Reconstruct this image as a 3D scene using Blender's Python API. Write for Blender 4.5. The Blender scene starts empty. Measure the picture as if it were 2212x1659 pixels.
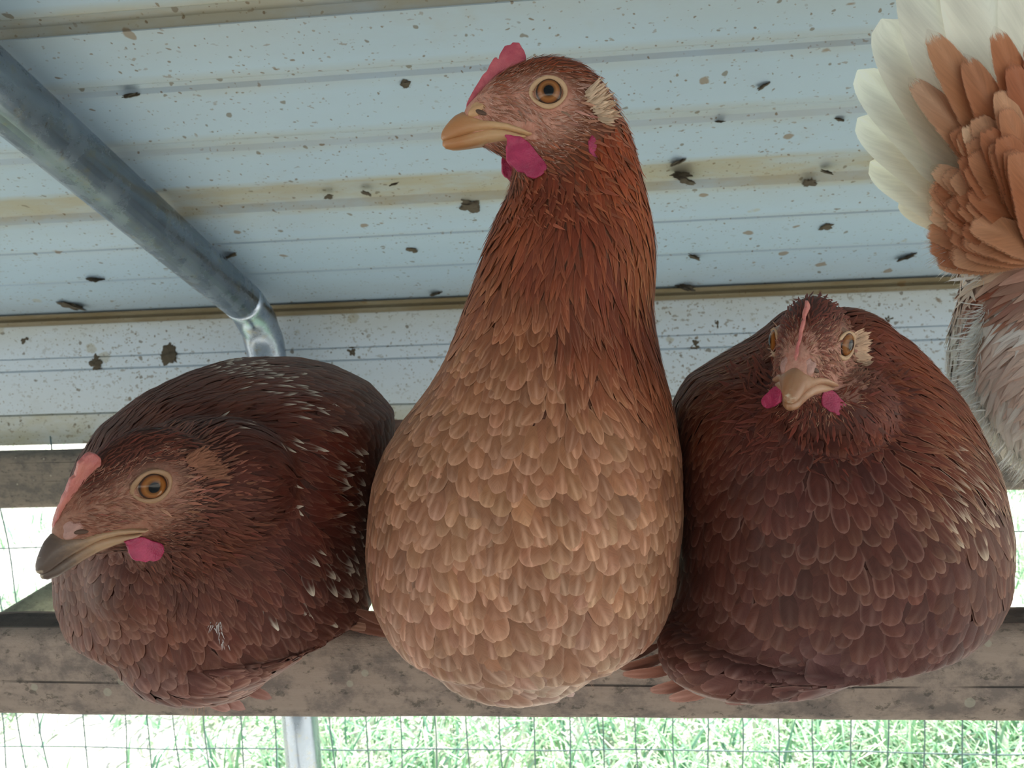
import bpy, bmesh, math, random
import numpy as np
from mathutils import Vector, Matrix, noise
from mathutils.bvhtree import BVHTree

R = math.radians
rng = np.random.default_rng(7)
random.seed(7)
col = bpy.context.scene.collection
scene = bpy.context.scene

# ------------------------------------------------------------------ camera
F = 1660.0
CAM = Vector((0, 0, 1.0))
yaw, pitch, roll = R(-5.2), R(-6.5), R(2.4)
fwd = Vector((math.sin(yaw) * math.cos(pitch), math.cos(yaw) * math.cos(pitch), math.sin(pitch)))
r0 = fwd.cross(Vector((0, 0, 1))).normalized()
u0 = r0.cross(fwd).normalized()
cr = r0 * math.cos(roll) - u0 * math.sin(roll)
cu = r0 * math.sin(roll) + u0 * math.cos(roll)
cd = bpy.data.cameras.new('camera')
cam = bpy.data.objects.new('camera', cd)
col.objects.link(cam)
cam.matrix_world = Matrix(((cr.x, cu.x, -fwd.x, CAM.x), (cr.y, cu.y, -fwd.y, CAM.y), (cr.z, cu.z, -fwd.z, CAM.z), (0, 0, 0, 1)))
cd.sensor_width = 36
cd.lens = 36 * F / 2212
cd.clip_start = 0.01
cd.dof.use_dof = True
cd.dof.focus_distance = 0.32
cd.dof.aperture_fstop = 30
scene.camera = cam

# ------------------------------------------------------------------ world, sun, exposure
w = bpy.data.worlds.new('world')
scene.world = w
w.use_nodes = True
nt = w.node_tree
nt.nodes.clear()
sky = nt.nodes.new('ShaderNodeTexSky')
sky.sky_type = 'NISHITA'
sky.sun_disc = False
sky.sun_elevation = R(55)
sky.sun_rotation = R(40)
sky.air_density = 1.2
sky.dust_density = 2.5
mixw = nt.nodes.new('ShaderNodeMix'); mixw.data_type = 'RGBA'
mixw.inputs[0].default_value = 0.65
mixw.inputs[7].default_value = (5.0, 5.3, 5.6, 1)
nt.links.new(sky.outputs[0], mixw.inputs[6])
bg = nt.nodes.new('ShaderNodeBackground')
bg.inputs[1].default_value = 0.60
nt.links.new(mixw.outputs[2], bg.inputs[0])
wo = nt.nodes.new('ShaderNodeOutputWorld')
nt.links.new(bg.outputs[0], wo.inputs[0])
sd = bpy.data.lights.new('sun', 'SUN')
sd.energy = 24
sd.angle = R(1.5)
sd.color = (1, 0.96, 0.88)
sun = bpy.data.objects.new('sun', sd)
sun.rotation_euler = (R(-32), R(14), 0)
col.objects.link(sun)
scene.view_settings.view_transform = 'Standard'
scene.view_settings.look = 'None'
scene.view_settings.gamma = 1
scene.view_settings.exposure = -1.0
scene.cycles.transparent_max_bounces = 24
scene.cycles.max_bounces = 8
scene.cycles.diffuse_bounces = 5


def P(px, py, Y):
    d = fwd * F + cr * (px - 1106) - cu * (py - 829.5)
    return CAM + d * (Y / d.y)


def project(pts):
    """world points (N,3) -> picture coordinates, used only to look up the plumage tables"""
    q = pts - np.array(CAM)
    z = q @ np.array(fwd)
    return 1106 + F * (q @ np.array(cr)) / z, 829.5 - F * (q @ np.array(cu)) / z


def lin(c):
    c = np.asarray(c, float) / 255.0
    return np.where(c <= 0.04045, c / 12.92, ((c + 0.055) / 1.055) ** 2.4)


# ------------------------------------------------------------------ material helpers
class NT:
    def __init__(s, name):
        s.m = bpy.data.materials.new(name)
        s.m.use_nodes = True
        s.t = s.m.node_tree
        s.b = s.t.nodes['Principled BSDF']
        s.out = s.t.nodes['Material Output']

    def n(s, typ, **kw):
        nd = s.t.nodes.new('ShaderNode' + typ)
        for k, v in kw.items():
            setattr(nd, k, v)
        return nd

    def l(s, a, b):
        s.t.links.new(a, b)

    def math(s, op, a, b=None, c=None, clamp=False):
        nd = s.n('Math', operation=op, use_clamp=clamp)
        for i, v in enumerate((a, b, c)):
            if v is None: continue
            if isinstance(v, (int, float)): nd.inputs[i].default_value = v
            else: s.l(v, nd.inputs[i])
        return nd.outputs[0]

    def rng(s, v, a, b, c=0.0, d=1.0, smooth=True):
        nd = s.n('MapRange', interpolation_type='SMOOTHSTEP' if smooth else 'LINEAR')
        s.l(v, nd.inputs[0])
        for i, x in zip((1, 2, 3, 4), (a, b, c, d)): nd.inputs[i].default_value = x
        return nd.outputs[0]

    def mix(s, f, a, b, mode='MIX'):
        nd = s.n('Mix', data_type='RGBA', blend_type=mode)
        for i, v in zip((0, 6, 7), (f, a, b)):
            if isinstance(v, (int, float)): nd.inputs[i].default_value = v
            elif isinstance(v, (tuple, list, np.ndarray)): nd.inputs[i].default_value = (*[float(x) for x in v[:3]], 1)
            else: s.l(v, nd.inputs[i])
        return nd.outputs[2]

    def noise(s, vec, scale, detail=3, rough=0.55):
        nd = s.n('TexNoise')
        nd.inputs['Scale'].default_value = scale
        nd.inputs['Detail'].default_value = detail
        nd.inputs['Roughness'].default_value = rough
        if vec is not None: s.l(vec, nd.inputs['Vector'])
        return nd.outputs['Fac']

    def obj(s):
        return s.n('TexCoord').outputs['Object']

    def map(s, vec, sc):
        nd = s.n('Mapping')
        nd.inputs['Scale'].default_value = sc
        s.l(vec, nd.inputs['Vector'])
        return nd.outputs[0]

    def bump(s, h, strength, dist=0.001):
        nd = s.n('Bump')
        nd.inputs['Strength'].default_value = strength
        nd.inputs['Distance'].default_value = dist
        s.l(h, nd.inputs['Height'])
        s.l(nd.outputs[0], s.b.inputs['Normal'])

    def base(s, c):
        if isinstance(c, (tuple, list, np.ndarray)): s.b.inputs['Base Color'].default_value = (*[float(x) for x in c[:3]], 1)
        else: s.l(c, s.b.inputs['Base Color'])

    def set(s, **kw):
        for k, v in kw.items(): s.b.inputs[k.replace('_', ' ')].default_value = v


def simple(name, c, rough=0.5, nz=0.15, scale=300, bump=0.2, dist=0.0004, **kw):
    t = NT(name)
    c = lin(c)
    f = t.noise(t.obj(), scale, 4)
    t.base(t.mix(f, c * (1 - nz), np.minimum(c * (1 + nz), 1)))
    t.set(Roughness=rough, **kw)
    t.bump(f, bump, dist)
    return t.m


# --- feather shader: fuv = (across -1..1, along 0..1, random); fpar = (edge, shaft, fray)
def feather_material(name, rough=0.55, sheen=0.03, transl=0.0, bk=1.0):
    t = NT(name)
    a = t.n('Attribute', attribute_name='fuv')
    sp = t.n('SeparateXYZ'); t.l(a.outputs['Vector'], sp.inputs[0])
    U, V, RD = sp.outputs
    p = t.n('Attribute', attribute_name='fpar')
    pp = t.n('SeparateXYZ'); t.l(p.outputs['Vector'], pp.inputs[0])
    EDGE, SHAFT, FRAY = pp.outputs
    c1 = t.n('Attribute', attribute_name='fcol').outputs['Color']
    c2 = t.n('Attribute', attribute_name='ftip').outputs['Color']
    AU = t.math('ABSOLUTE', U)
    # barbs sweep outward and forward from the shaft
    bcoord = t.math('SUBTRACT', t.math('MULTIPLY', V, 1.0), t.math('MULTIPLY', AU, 0.35))
    cmb = t.n('CombineXYZ')
    t.l(t.math('MULTIPLY', bcoord, 26.0), cmb.inputs[0])
    t.l(t.math('MULTIPLY', AU, 1.3), cmb.inputs[1])
    t.l(t.math('MULTIPLY', RD, 97.0), cmb.inputs[2])
    barb = t.noise(cmb.outputs[0], 1.0, 3, 0.7)
    cm2 = t.n('CombineXYZ')
    t.l(t.math('MULTIPLY', bcoord, 3.0), cm2.inputs[0])
    t.l(t.math('MULTIPLY', AU, 1.0), cm2.inputs[1])
    t.l(t.math('MULTIPLY', RD, 31.0), cm2.inputs[2])
    blotch = t.noise(cm2.outputs[0], 1.0, 2)
    tipm = t.rng(V, 0.55, 1.0)
    edge = t.math('MAXIMUM', t.rng(AU, 0.62, 0.98), t.rng(V, 0.86, 0.99))
    base = t.mix(tipm, c1, c2)
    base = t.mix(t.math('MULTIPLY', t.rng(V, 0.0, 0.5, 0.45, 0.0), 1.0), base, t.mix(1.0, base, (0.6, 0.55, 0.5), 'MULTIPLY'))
    val = t.math('ADD', t.math('MULTIPLY', barb, 0.65 * bk), t.math('MULTIPLY', blotch, 0.45))
    val = t.math('ADD', val, 1.0 - 0.325 * bk - 0.225)
    cc = t.n('CombineXYZ')
    for i in range(3): t.l(val, cc.inputs[i])
    base = t.mix(1.0, base, cc.outputs[0], 'MULTIPLY')
    pale = t.mix(0.22, t.mix(1.0, c2, (1.75, 1.8, 1.85), 'MULTIPLY'), (0.52, 0.44, 0.38))
    base = t.mix(t.math('MULTIPLY', t.math('MULTIPLY', edge, EDGE), 0.75), base, pale)
    sh = t.math('MULTIPLY', t.rng(AU, 0.0, 0.34, 0.75, 0.0), t.rng(V, 0.25, 0.8))
    base = t.mix(t.math('MULTIPLY', sh, SHAFT), base, pale)
    t.base(base)
    t.set(Roughness=rough)
    t.b.inputs['Specular IOR Level'].default_value = 0.25
    t.b.inputs['Sheen Weight'].default_value = sheen
    t.b.inputs['Sheen Roughness'].default_value = 0.5
    t.bump(barb, 0.4 * bk, 0.0003)
    e = t.math('MAXIMUM', t.math('POWER', AU, 3.0), t.math('POWER', V, 7.0))
    k = t.math('SUBTRACT', t.math('SUBTRACT', 1.12, t.math('MULTIPLY', e, FRAY)), t.math('MULTIPLY', barb, 0.62))
    t.l(t.rng(k, 0.08, 0.30), t.b.inputs['Alpha'])
    if transl:
        tr = t.n('BsdfTranslucent'); t.l(base, tr.inputs[0])
        mx = t.n('MixShader'); mx.inputs[0].default_value = transl
        tp = t.n('BsdfTransparent'); mx2 = t.n('MixShader')
        t.l(t.b.outputs[0], mx.inputs[1]); t.l(tr.outputs[0], mx.inputs[2])
        t.l(mx.outputs[0], t.out.inputs[0])
    return t.m


def vcol_material(name, attr='skin', rough=0.55, nzscale=900, bump=0.35, sss=0.0):
    t = NT(name)
    c = t.n('Attribute', attribute_name=attr).outputs['Color']
    f = t.noise(t.obj(), nzscale, 4, 0.7)
    cc = t.n('CombineXYZ'); v = t.math('ADD', t.math('MULTIPLY', f, 0.7), 0.65)
    for i in range(3): t.l(v, cc.inputs[i])
    cm_ = t.mix(1.0, c, cc.outputs[0], 'MULTIPLY')
    cm_ = t.mix(t.rng(t.noise(t.obj(), 170, 4, 0.7), 0.42, 0.66, 0, 0.55), cm_, t.mix(1.0, cm_, (0.78, 0.5, 0.42), 'MULTIPLY'))
    t.base(cm_)
    t.set(Roughness=rough)
    t.b.inputs['Specular IOR Level'].default_value = 0.3
    t.bump(f, bump, 0.0006)
    return t.m


def flesh_material(name, c, dark, sss=0.3):
    t = NT(name)
    o = t.obj()
    v = t.n('TexVoronoi'); v.inputs['Scale'].default_value = 1500; t.l(o, v.inputs['Vector'])
    f = t.noise(o, 120, 3)
    t.base(t.mix(t.rng(f, 0.3, 0.7), lin(c), lin(dark)))
    t.set(Roughness=0.45)
    t.b.inputs['Subsurface Weight'].default_value = sss
    t.b.inputs['Subsurface Scale'].default_value = 0.002
    t.b.inputs['Subsurface Radius'].default_value = (1, 0.3, 0.25)
    t.bump(v.outputs['Distance'], 0.35, 0.0004)
    return t.m


def beak_material(name, c_base, c_tip, tipf=0.0):
    t = NT(name)
    a = t.n('Attribute', attribute_name='bk').outputs['Fac']
    f = t.noise(t.map(t.obj(), (1, 3, 3)), 160, 4)
    g = t.math('ADD', a, t.math('MULTIPLY', t.math('SUBTRACT', f, 0.5), 0.35))
    c = t.mix(t.rng(g, 0.35, 0.85), lin(c_base), lin(c_tip))
    c = t.mix(t.rng(g, 0.98, 1.06), c, lin((196, 176, 150)))
    t.base(c)
    t.set(Roughness=0.38)
    t.b.inputs['Subsurface Weight'].default_value = 0.15
    t.b.inputs['Subsurface Scale'].default_value = 0.002
    t.bump(f, 0.25, 0.0006)
    return t.m


def eye_material():
    t = NT('eye_iris')
    a = t.n('Attribute', attribute_name='rad').outputs['Fac']
    f = t.noise(t.obj(), 1400, 3)
    g = t.math('ADD', a, t.math('MULTIPLY', t.math('SUBTRACT', f, 0.5), 0.05))
    r = t.n('ValToRGB')
    e = r.color_ramp.elements
    e[0].position = 0.0; e[0].color = (0.002, 0.002, 0.003, 1)
    e[1].position = 1.0; e[1].color = (*[float(q) for q in lin((150, 108, 86))], 1)
    for pos, c in ((0.36, (0.002, 0.002, 0.003)), (0.42, lin((100, 60, 26))), (0.62, lin((150, 96, 48))), (0.80, lin((128, 72, 30))), (0.88, lin((62, 38, 24))), (0.96, lin((44, 28, 20)))):
        x = e.new(pos); x.color = (*[float(q) for q in c], 1)
    t.l(g, r.inputs[0])
    t.base(r.outputs[0])
    t.set(Roughness=0.08)
    t.b.inputs['Specular IOR Level'].default_value = 0.35
    return t.m


# ------------------------------------------------------------------ object helpers
def link(name, me, mat=None, parent=None):
    o = bpy.data.objects.new(name, me)
    col.objects.link(o)
    if mat is not None and hasattr(me, 'materials') and not me.materials: me.materials.append(mat)
    if parent is not None: o.parent = parent
    return o


def empty(name, loc=(0, 0, 0)):
    o = bpy.data.objects.new(name, None)
    o.empty_display_size = 0.02
    col.objects.link(o)
    o.location = loc
    return o


def tag(o, label=None, cat=None, group=None, kind=None):
    if label: o['label'] = label
    if cat: o['category'] = cat
    if group: o['group'] = group
    if kind: o['kind'] = kind
    return o


def mesh_np(name, verts, faces, smooth=True):
    """faces: (M,4) or (M,3) int array"""
    me = bpy.data.meshes.new(name)
    verts = np.asarray(verts, np.float32); faces = np.asarray(faces, np.int32)
    k = faces.shape[1]
    me.vertices.add(len(verts)); me.vertices.foreach_set('co', verts.ravel())
    me.loops.add(faces.size); me.loops.foreach_set('vertex_index', faces.ravel())
    me.polygons.add(len(faces))
    me.polygons.foreach_set('loop_start', np.arange(0, faces.size, k, dtype=np.int32))
    me.update(calc_edges=True)
    me.polygons.foreach_set('use_smooth', np.full(len(faces), smooth))
    me.update()
    return me


def set_attr(me, name, arr, typ):
    a = me.attributes.new(name, typ, 'POINT')
    arr = np.asarray(arr, np.float32)
    a.data.foreach_set('color' if 'COLOR' in typ else ('vector' if typ == 'FLOAT_VECTOR' else 'value'), arr.ravel())


def from_bm(name, bm, smooth=True):
    me = bpy.data.meshes.new(name)
    bmesh.ops.recalc_face_normals(bm, faces=bm.faces)
    bm.to_mesh(me); bm.free()
    for p in me.polygons: p.use_smooth = smooth
    return me


def loft(rings, closed=True, cap=True):
    """rings: list of (n,3) arrays -> verts, quads (+ tri caps as degenerate fans via centre)"""
    n = len(rings[0]); m = len(rings)
    v = np.concatenate(rings)
    f = []
    for i in range(m - 1):
        for j in range(n):
            k = (j + 1) % n
            f.append((i * n + j, i * n + k, (i + 1) * n + k, (i + 1) * n + j))
    bm = bmesh.new()
    vs = [bm.verts.new(x) for x in v]
    for q in f: bm.faces.new([vs[i] for i in q])
    if cap:
        bm.faces.new(vs[:n][::-1]); bm.faces.new(vs[(m - 1) * n:])
    return bm


def remesh(bms, voxel, smooth_it=6, name='body', fac=0.6):
    """union of closed shells: voxel remesh, then smoothing; returns mesh"""
    bm = bmesh.new()
    for b in bms:
        me = bpy.data.meshes.new('tmp'); bmesh.ops.recalc_face_normals(b, faces=b.faces); b.to_mesh(me); b.free()
        bm.from_mesh(me); bpy.data.meshes.remove(me)
    me = bpy.data.meshes.new('tmp'); bm.to_mesh(me); bm.free()
    o = bpy.data.objects.new('tmp', me); col.objects.link(o)
    m = o.modifiers.new('r', 'REMESH'); m.mode = 'VOXEL'; m.voxel_size = voxel
    if smooth_it:
        s = o.modifiers.new('s', 'SMOOTH'); s.iterations = smooth_it; s.factor = fac
    dg = bpy.context.evaluated_depsgraph_get(); dg.update()
    out = bpy.data.meshes.new_from_object(o.evaluated_get(dg))
    out.name = name
    bpy.data.objects.remove(o); bpy.data.meshes.remove(me)
    for p in out.polygons: p.use_smooth = True
    return out


def box_bm(x0, x1, y0, y1, z0, z1, bev=0.0, seg=2):
    bm = bmesh.new()
    bmesh.ops.create_cube(bm, size=1)
    for v in bm.verts:
        v.co = Vector(((x0 + x1) / 2 + v.co.x * (x1 - x0), (y0 + y1) / 2 + v.co.y * (y1 - y0), (z0 + z1) / 2 + v.co.z * (z1 - z0)))
    if bev: bmesh.ops.bevel(bm, geom=bm.edges[:], offset=bev, segments=seg, affect='EDGES', profile=0.6)
    return bm


def tube_bm(pts, rad, n=16, cap=True):
    pts = [Vector(p) for p in pts]
    rad = rad if isinstance(rad, (list, tuple)) else [rad] * len(pts)
    rings = []
    ref = None
    for i, p in enumerate(pts):
        d = (pts[min(i + 1, len(pts) - 1)] - pts[max(i - 1, 0)]).normalized()
        if ref is None: ref = d.orthogonal().normalized()
        ref = (ref - d * ref.dot(d)).normalized()
        s = d.cross(ref)
        rings.append(np.array([p + (ref * math.cos(a) + s * math.sin(a)) * rad[i] for a in np.linspace(0, 2 * math.pi, n, endpoint=False)]))
    return loft(rings, cap=cap)

# ------------------------------------------------------------------ the shelter: roof, wall, ground
YW = 1.09
ZE = P(1000, 650, YW).z
SL = 0.41
CS = math.sqrt(1 + SL * SL)


def roof_hit(px, py):
    d = fwd * F + cr * (px - 1106) - cu * (py - 829.5)
    # z = ZE + (YW - y) * SL
    t = (ZE + YW * SL - CAM.z) / (d.z + SL * d.y)
    return CAM + d * t


def roof_s(py):
    return (YW - roof_hit(1000, py).y) * CS


def sheet_material(name, c1, c2, stain, speck=1.0):
    t = NT(name)
    o = t.obj()
    sp = t.n('SeparateXYZ'); t.l(o, sp.inputs[0])
    base = t.mix(t.noise(t.map(o, (0.6, 3, 3)), 3.0, 3), lin(c1), lin(c2))
    # yellow-brown grime that collects along the ribs
    band = t.n('Attribute', attribute_name='grime').outputs['Fac']
    nz = t.noise(t.map(o, (1.0, 3, 3)), 9.0, 5, 0.65)
    base = t.mix(t.math('MULTIPLY', band, t.rng(nz, 0.25, 0.65, 0.35, 1.0)), base, lin(stain))
    # film of dust in soft patches
    base = t.mix(t.rng(t.noise(o, 5.5, 5, 0.7), 0.58, 0.78, 0.0, 0.35), base, lin((150, 142, 118)))
    # splashes of different sizes
    wv = t.n('VectorMath', operation='ADD')
    nn = t.n('TexNoise'); nn.inputs['Scale'].default_value = 70; t.l(o, nn.inputs['Vector'])
    sc = t.n('VectorMath', operation='SCALE'); t.l(nn.outputs['Color'], sc.inputs[0]); sc.inputs[3].default_value = 0.012
    t.l(o, wv.inputs[0]); t.l(sc.outputs[0], wv.inputs[1])
    for scale, thr, dens, cc, am in ((230, 0.30, 0.62, (120, 104, 76), 0.6), (34, 0.26, 0.70, (116, 92, 58), 0.75), (75, 0.26, 0.60, (96, 84, 62), 0.75), (150, 0.26, 0.52, (100, 80, 50), 0.8), (20, 0.22, 0.80, (150, 140, 108), 0.5)):
        v = t.n('TexVoronoi'); v.inputs['Scale'].default_value = scale
        t.l(wv.outputs[0], v.inputs['Vector'])
        sx = t.n('SeparateXYZ'); t.l(v.outputs['Color'], sx.inputs[0])
        dens = dens - 0.28 * max(0, speck - 1)
        keep = t.rng(sx.outputs[0], dens, dens + 0.02)
        size = t.math('MULTIPLY', sx.outputs[1], thr)
        d = t.math('SUBTRACT', size, v.outputs['Distance'])
        m = t.math('MULTIPLY', t.rng(d, 0.0, 0.05), keep)
        base = t.mix(t.math('MULTIPLY', m, am), base, lin(cc))
    lo_, hi_ = (0.615, 0.665) if speck > 1 else (0.67, 0.71)
    sp_ = t.math('MULTIPLY', t.rng(t.noise(t.map(o, (1, 1.4, 1.4)), 150, 2, 0.5), lo_, hi_), t.rng(t.noise(o, 6.0, 2), 0.35, 0.6, 0.35, 1.0))
    base = t.mix(t.math('MULTIPLY', sp_, 0.6), base, lin((112, 92, 62)))
    t.base(base)
    t.set(Roughness=0.36)
    t.b.inputs['Specular IOR Level'].default_value = 0.35
    t.bump(t.noise(o, 14, 2), 0.15, 0.003)
    return t.m


def extrude_profile(name, prof, x0, x1, grime, xn=2):
    """prof: (n,2) list of (Y,Z); sheet runs along X, given 1 mm of thickness"""
    prof = np.array(prof, float)
    n = len(prof)
    xs = np.linspace(x0, x1, xn)
    d = np.gradient(prof, axis=0)
    nrm = np.stack([d[:, 1], -d[:, 0]], 1); nrm /= np.linalg.norm(nrm, axis=1)[:, None] + 1e-9
    outer = prof + nrm * 0.0012
    ring = np.concatenate([prof, outer[::-1]])
    g = np.concatenate([grime, grime[::-1]])
    v = np.concatenate([np.column_stack([np.full(len(ring), x), ring]) for x in xs])
    k = len(ring)
    f = [(i * k + j, i * k + (j + 1) % k, (i + 1) * k + (j + 1) % k, (i + 1) * k + j) for i in range(xn - 1) for j in range(k)]
    me = mesh_np(name, v, f, smooth=False)
    set_attr(me, 'grime', np.tile(g, xn), 'FLOAT')
    return me


m_roof = sheet_material('painted_roof_steel', (160, 180, 194), (148, 169, 190), (150, 138, 104), 1.0)
m_wall = sheet_material('painted_wall_steel', (196, 206, 214), (184, 197, 208), (170, 162, 128), 2.0)

# roof ribs, read along the slope from the eave
ribs = []   # (s0, s1, recess, grime)
for a, b, h, g in ((570, 574, 0.0025, 0.15), (500, 504, 0.0025, 0.2), (435, 379, 0.006, 0.85), (297, 269, 0.0026, 0.4), (157, 133, 0.0026, 0.4), (22, -30, 0.006, 0.8)):
    s0, s1 = sorted((roof_s(a), roof_s(b)))
    ribs.append((s0, s1, h, g))
per = ribs[5][0] - ribs[2][0]
smax = 2.3 * CS
k = 1
while ribs[2][0] + per * (k + 1) < smax:
    for (s0, s1, h, g), off in ((ribs[3], 0), (ribs[4], 0), (ribs[5], 0)):
        ribs.append((s0 + per * k, s1 + per * k, h, g))
    k += 1
ribs.sort()
seam_s = roof_s(14)


def roof_pt(s, h):
    y = YW - s / CS; z = ZE + (YW - y) * SL
    nl = CS
    return (y + h * SL / nl, z + h / nl)


def roof_sheet_mesh(sa, sb, x0, x1, lift=0.0):
    pr = [(roof_pt(sa, lift), 0.3)]
    for (s0, s1, h, g) in ribs:
        if s0 < sa + 0.002 or s1 > sb - 0.002: continue
        w_ = min((s1 - s0) * 0.3, 0.008)
        pr += [(roof_pt(s0 - 0.012, lift), g * 0.25), (roof_pt(s0, lift), g * 0.9), (roof_pt(s0 + w_, h + lift), g), (roof_pt(s1 - w_, h + lift), g * 0.9), (roof_pt(s1, lift), g), (roof_pt(s1 + 0.01, lift), g * 0.1)]
    pr.append((roof_pt(sb, lift), 0.3))
    return extrude_profile('roof_sheet', [p[0] for p in pr], x0, x1, np.array([p[1] for p in pr]))


ceiling = empty('ceiling'); tag(ceiling, 'sloping ribbed white steel roof of the coop seen from below', None, None, 'structure')
edges = [0.0, seam_s, seam_s + per * 4, smax]
for i in range(3):
    link('roof_sheet', roof_sheet_mesh(edges[i] - (0.02 if i else 0), edges[i + 1], -2.4, 2.4, 0.0016 * (i % 2) + 0.0004), m_roof, ceiling)

# the far slope of the roof, beyond the ridge above and behind the camera
yr = YW - 2.3
for me_ in [c.data for c in ceiling.children]:
    o = link('roof_sheet', me_, None, ceiling)
    o.matrix_world = Matrix.Translation((0, yr, 0)) @ Matrix.Rotation(math.pi, 4, 'Z') @ Matrix.Translation((0, -yr, 0))

# back wall sheet
zb = P(1000, 937, YW).z
wr = []
for a, b, h, g in ((744, 741, 0.003, 0.1), (772, 768, 0.003, 0.1), (872, 868, 0.004, 0.8)):
    wr.append((P(1000, a, YW).z, P(1000, b, YW).z, h, g))
pr = [((YW, zb), 1.0), ((YW, wr[2][0] - 0.012), 0.75)]
for z0, z1, h, g in sorted(wr):
    pr += [((YW, z0), g), ((YW + h, z0 + 0.0012), g), ((YW + h, z1), g * 0.4), ((YW, z1 + 0.001), g * 0.2)]
pr.append(((YW, ZE), 0.6))
wall_back = empty('wall_back'); tag(wall_back, 'narrow ribbed steel wall strip under the eave', None, None, 'structure')
link('wall_sheet', extrude_profile('wall_sheet', [p[0] for p in pr][::-1], -2.4, 2.4, np.array([p[1] for p in pr])[::-1]), m_wall, wall_back)

# angle trim along the eave
za, zc = P(1000, 664, YW).z, P(1000, 640, YW).z
m_trim = sheet_material('dirty_trim_steel', (150, 146, 128), (134, 126, 106), (112, 96, 66), 0.8)
pr = [(YW - 0.004, za - 0.001), (YW - 0.009, za), (YW - 0.010, za + 0.004), (YW - 0.006, ZE - 0.001), (YW - 0.018, ZE + 0.005), (YW - 0.020, ZE + 0.0055)]
tr = link('trim_1', extrude_profile('trim_1', pr[::-1], -2.4, 2.4, np.array([0.9, 1, 0.6, 0.8, 1, 0.6])), m_trim)
tag(tr, kind='structure')

# ground outside and in
t = NT('ground_soil')
o = t.obj()
base = t.mix(t.noise(o, 2.5, 5), lin((206, 204, 196)), lin((222, 216, 212)))
base = t.mix(t.rng(t.noise(o, 40, 4, 0.7), 0.45, 0.6), base, lin((176, 180, 164)))
t.base(base); t.set(Roughness=0.9); t.bump(t.noise(o, 60, 4), 0.6, 0.02)
bm = bmesh.new()
bmesh.ops.create_grid(bm, x_segments=80, y_segments=80, size=20)
for v in bm.verts:
    v.co.z = 0.02 * noise.noise(v.co * 0.8) + (0.0 if v.co.y < 8 else (v.co.y - 8) * 0.02)
    v.co.y += 8
ground = link('ground', from_bm('ground', bm), t.m); tag(ground, 'bright grassy ground outside the coop', None, None, 'structure')

# grass: tufts of blades
def make_grass():
    N = 42000
    y = 1.25 + 4.6 * rng.random(N) ** 1.5
    x = (rng.random(N) - 0.5) * 1.9 * (y + 0.5)
    tuft = np.array([noise.noise(Vector((a * 1.6, b * 1.6, 3))) for a, b in zip(x, y)])
    keep = rng.random(N) < np.clip(0.75 + 1.6 * tuft - 0.25 * (x < -0.25), 0.1, 1)
    x, y, tuft = x[keep], y[keep], tuft[keep]
    N = len(x)
    L = rng.uniform(0.05, 0.16, N) * (1 + 0.8 * tuft)
    ang = rng.uniform(0, 2 * math.pi, N); lean = rng.uniform(0.4, 1.25, N)
    wd = rng.uniform(0.0022, 0.0050, N)
    dx, dy = np.cos(ang), np.sin(ang)
    V = np.zeros((N, 8, 3))
    for k in range(4):
        s = k / 3
        th = lean * (0.35 + 0.9 * s)
        r = L * s * np.sin(th); h = L * s * np.cos(th) * 0.95 + 0.004
        wk = wd * (1 - 0.85 * s ** 1.5)
        cx, cy = x + dx * r, y + dy * r
        V[:, 2 * k] = np.stack([cx - dy * wk, cy + dx * wk, h], 1)
        V[:, 2 * k + 1] = np.stack([cx + dy * wk, cy - dx * wk, h], 1)
    f = np.array([[0, 1, 3, 2], [2, 3, 5, 4], [4, 5, 7, 6]])
    Fc = (np.arange(N)[:, None, None] * 8 + f[None]).reshape(-1, 4)
    me = mesh_np('grass', V.reshape(-1, 3), Fc)
    g = np.array([lin((146, 192, 152)), lin((184, 212, 174)), lin((232, 232, 220)), lin((106, 152, 130))])
    c = g[rng.choice(4, N, p=[0.4, 0.3, 0.18, 0.12])] * rng.uniform(0.7, 1.25, (N, 1))
    set_attr(me, 'skin', np.column_stack([np.repeat(c, 8, 0), np.ones(N * 8)]), 'FLOAT_COLOR')
    t = NT('grass_blade')
    cc = t.n('Attribute', attribute_name='skin').outputs['Color']
    t.base(cc); t.set(Roughness=0.5)
    tr = t.n('BsdfTranslucent'); t.l(cc, tr.inputs[0]); mx = t.n('MixShader'); mx.inputs[0].default_value = 0.35
    t.l(t.b.outputs[0], mx.inputs[1]); t.l(tr.outputs[0], mx.inputs[2]); t.l(mx.outputs[0], t.out.inputs[0])
    o = link('grass', me, t.m)
    tag(o, 'sunlit green grass outside below the wire fence', 'grass', None, 'stuff')


make_grass()

# ------------------------------------------------------------------ galvanised bow frame (leg, bend, rafter)
t = NT('galvanised_tube')
o = t.obj()
n1 = t.noise(t.map(o, (1, 1, 1)), 26, 6, 0.7)
base = t.mix(n1, lin((132, 144, 162)), lin((186, 196, 208)))
base = t.mix(t.rng(t.noise(o, 55, 6, 0.75), 0.52, 0.72, 0, 0.7), base, lin((176, 168, 140)))
base = t.mix(t.rng(t.noise(o, 130, 5, 0.7), 0.62, 0.70, 0, 0.7), base, lin((112, 92, 58)))
t.base(base); t.set(Metallic=1.0)
t.l(t.rng(n1, 0.3, 0.7, 0.20, 0.34), t.b.inputs['Roughness'])
t.bump(n1, 0.15, 0.001)
m_galv = t.m
frame = empty('tube_frame', (0, 0, 0))
tag(frame, 'galvanised steel tube bent from wall post into sloping rafter', 'frame')
YP = 1.045
TR = 0.0262
A = P(655, 1640, YP); B0 = P(575, 720, YP)
xpole = (A.x + B0.x) / 2
bz = ZE - 0.045
base_pt = Vector((A.x + 0.004, YP, 0.0))
pole_top = Vector((B0.x, YP, bz - 0.04))
bend_c = []
y1, z1 = YP - 0.10, 0
raf = lambda y: ZE + (YW - y) * SL - 0.0345
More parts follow.
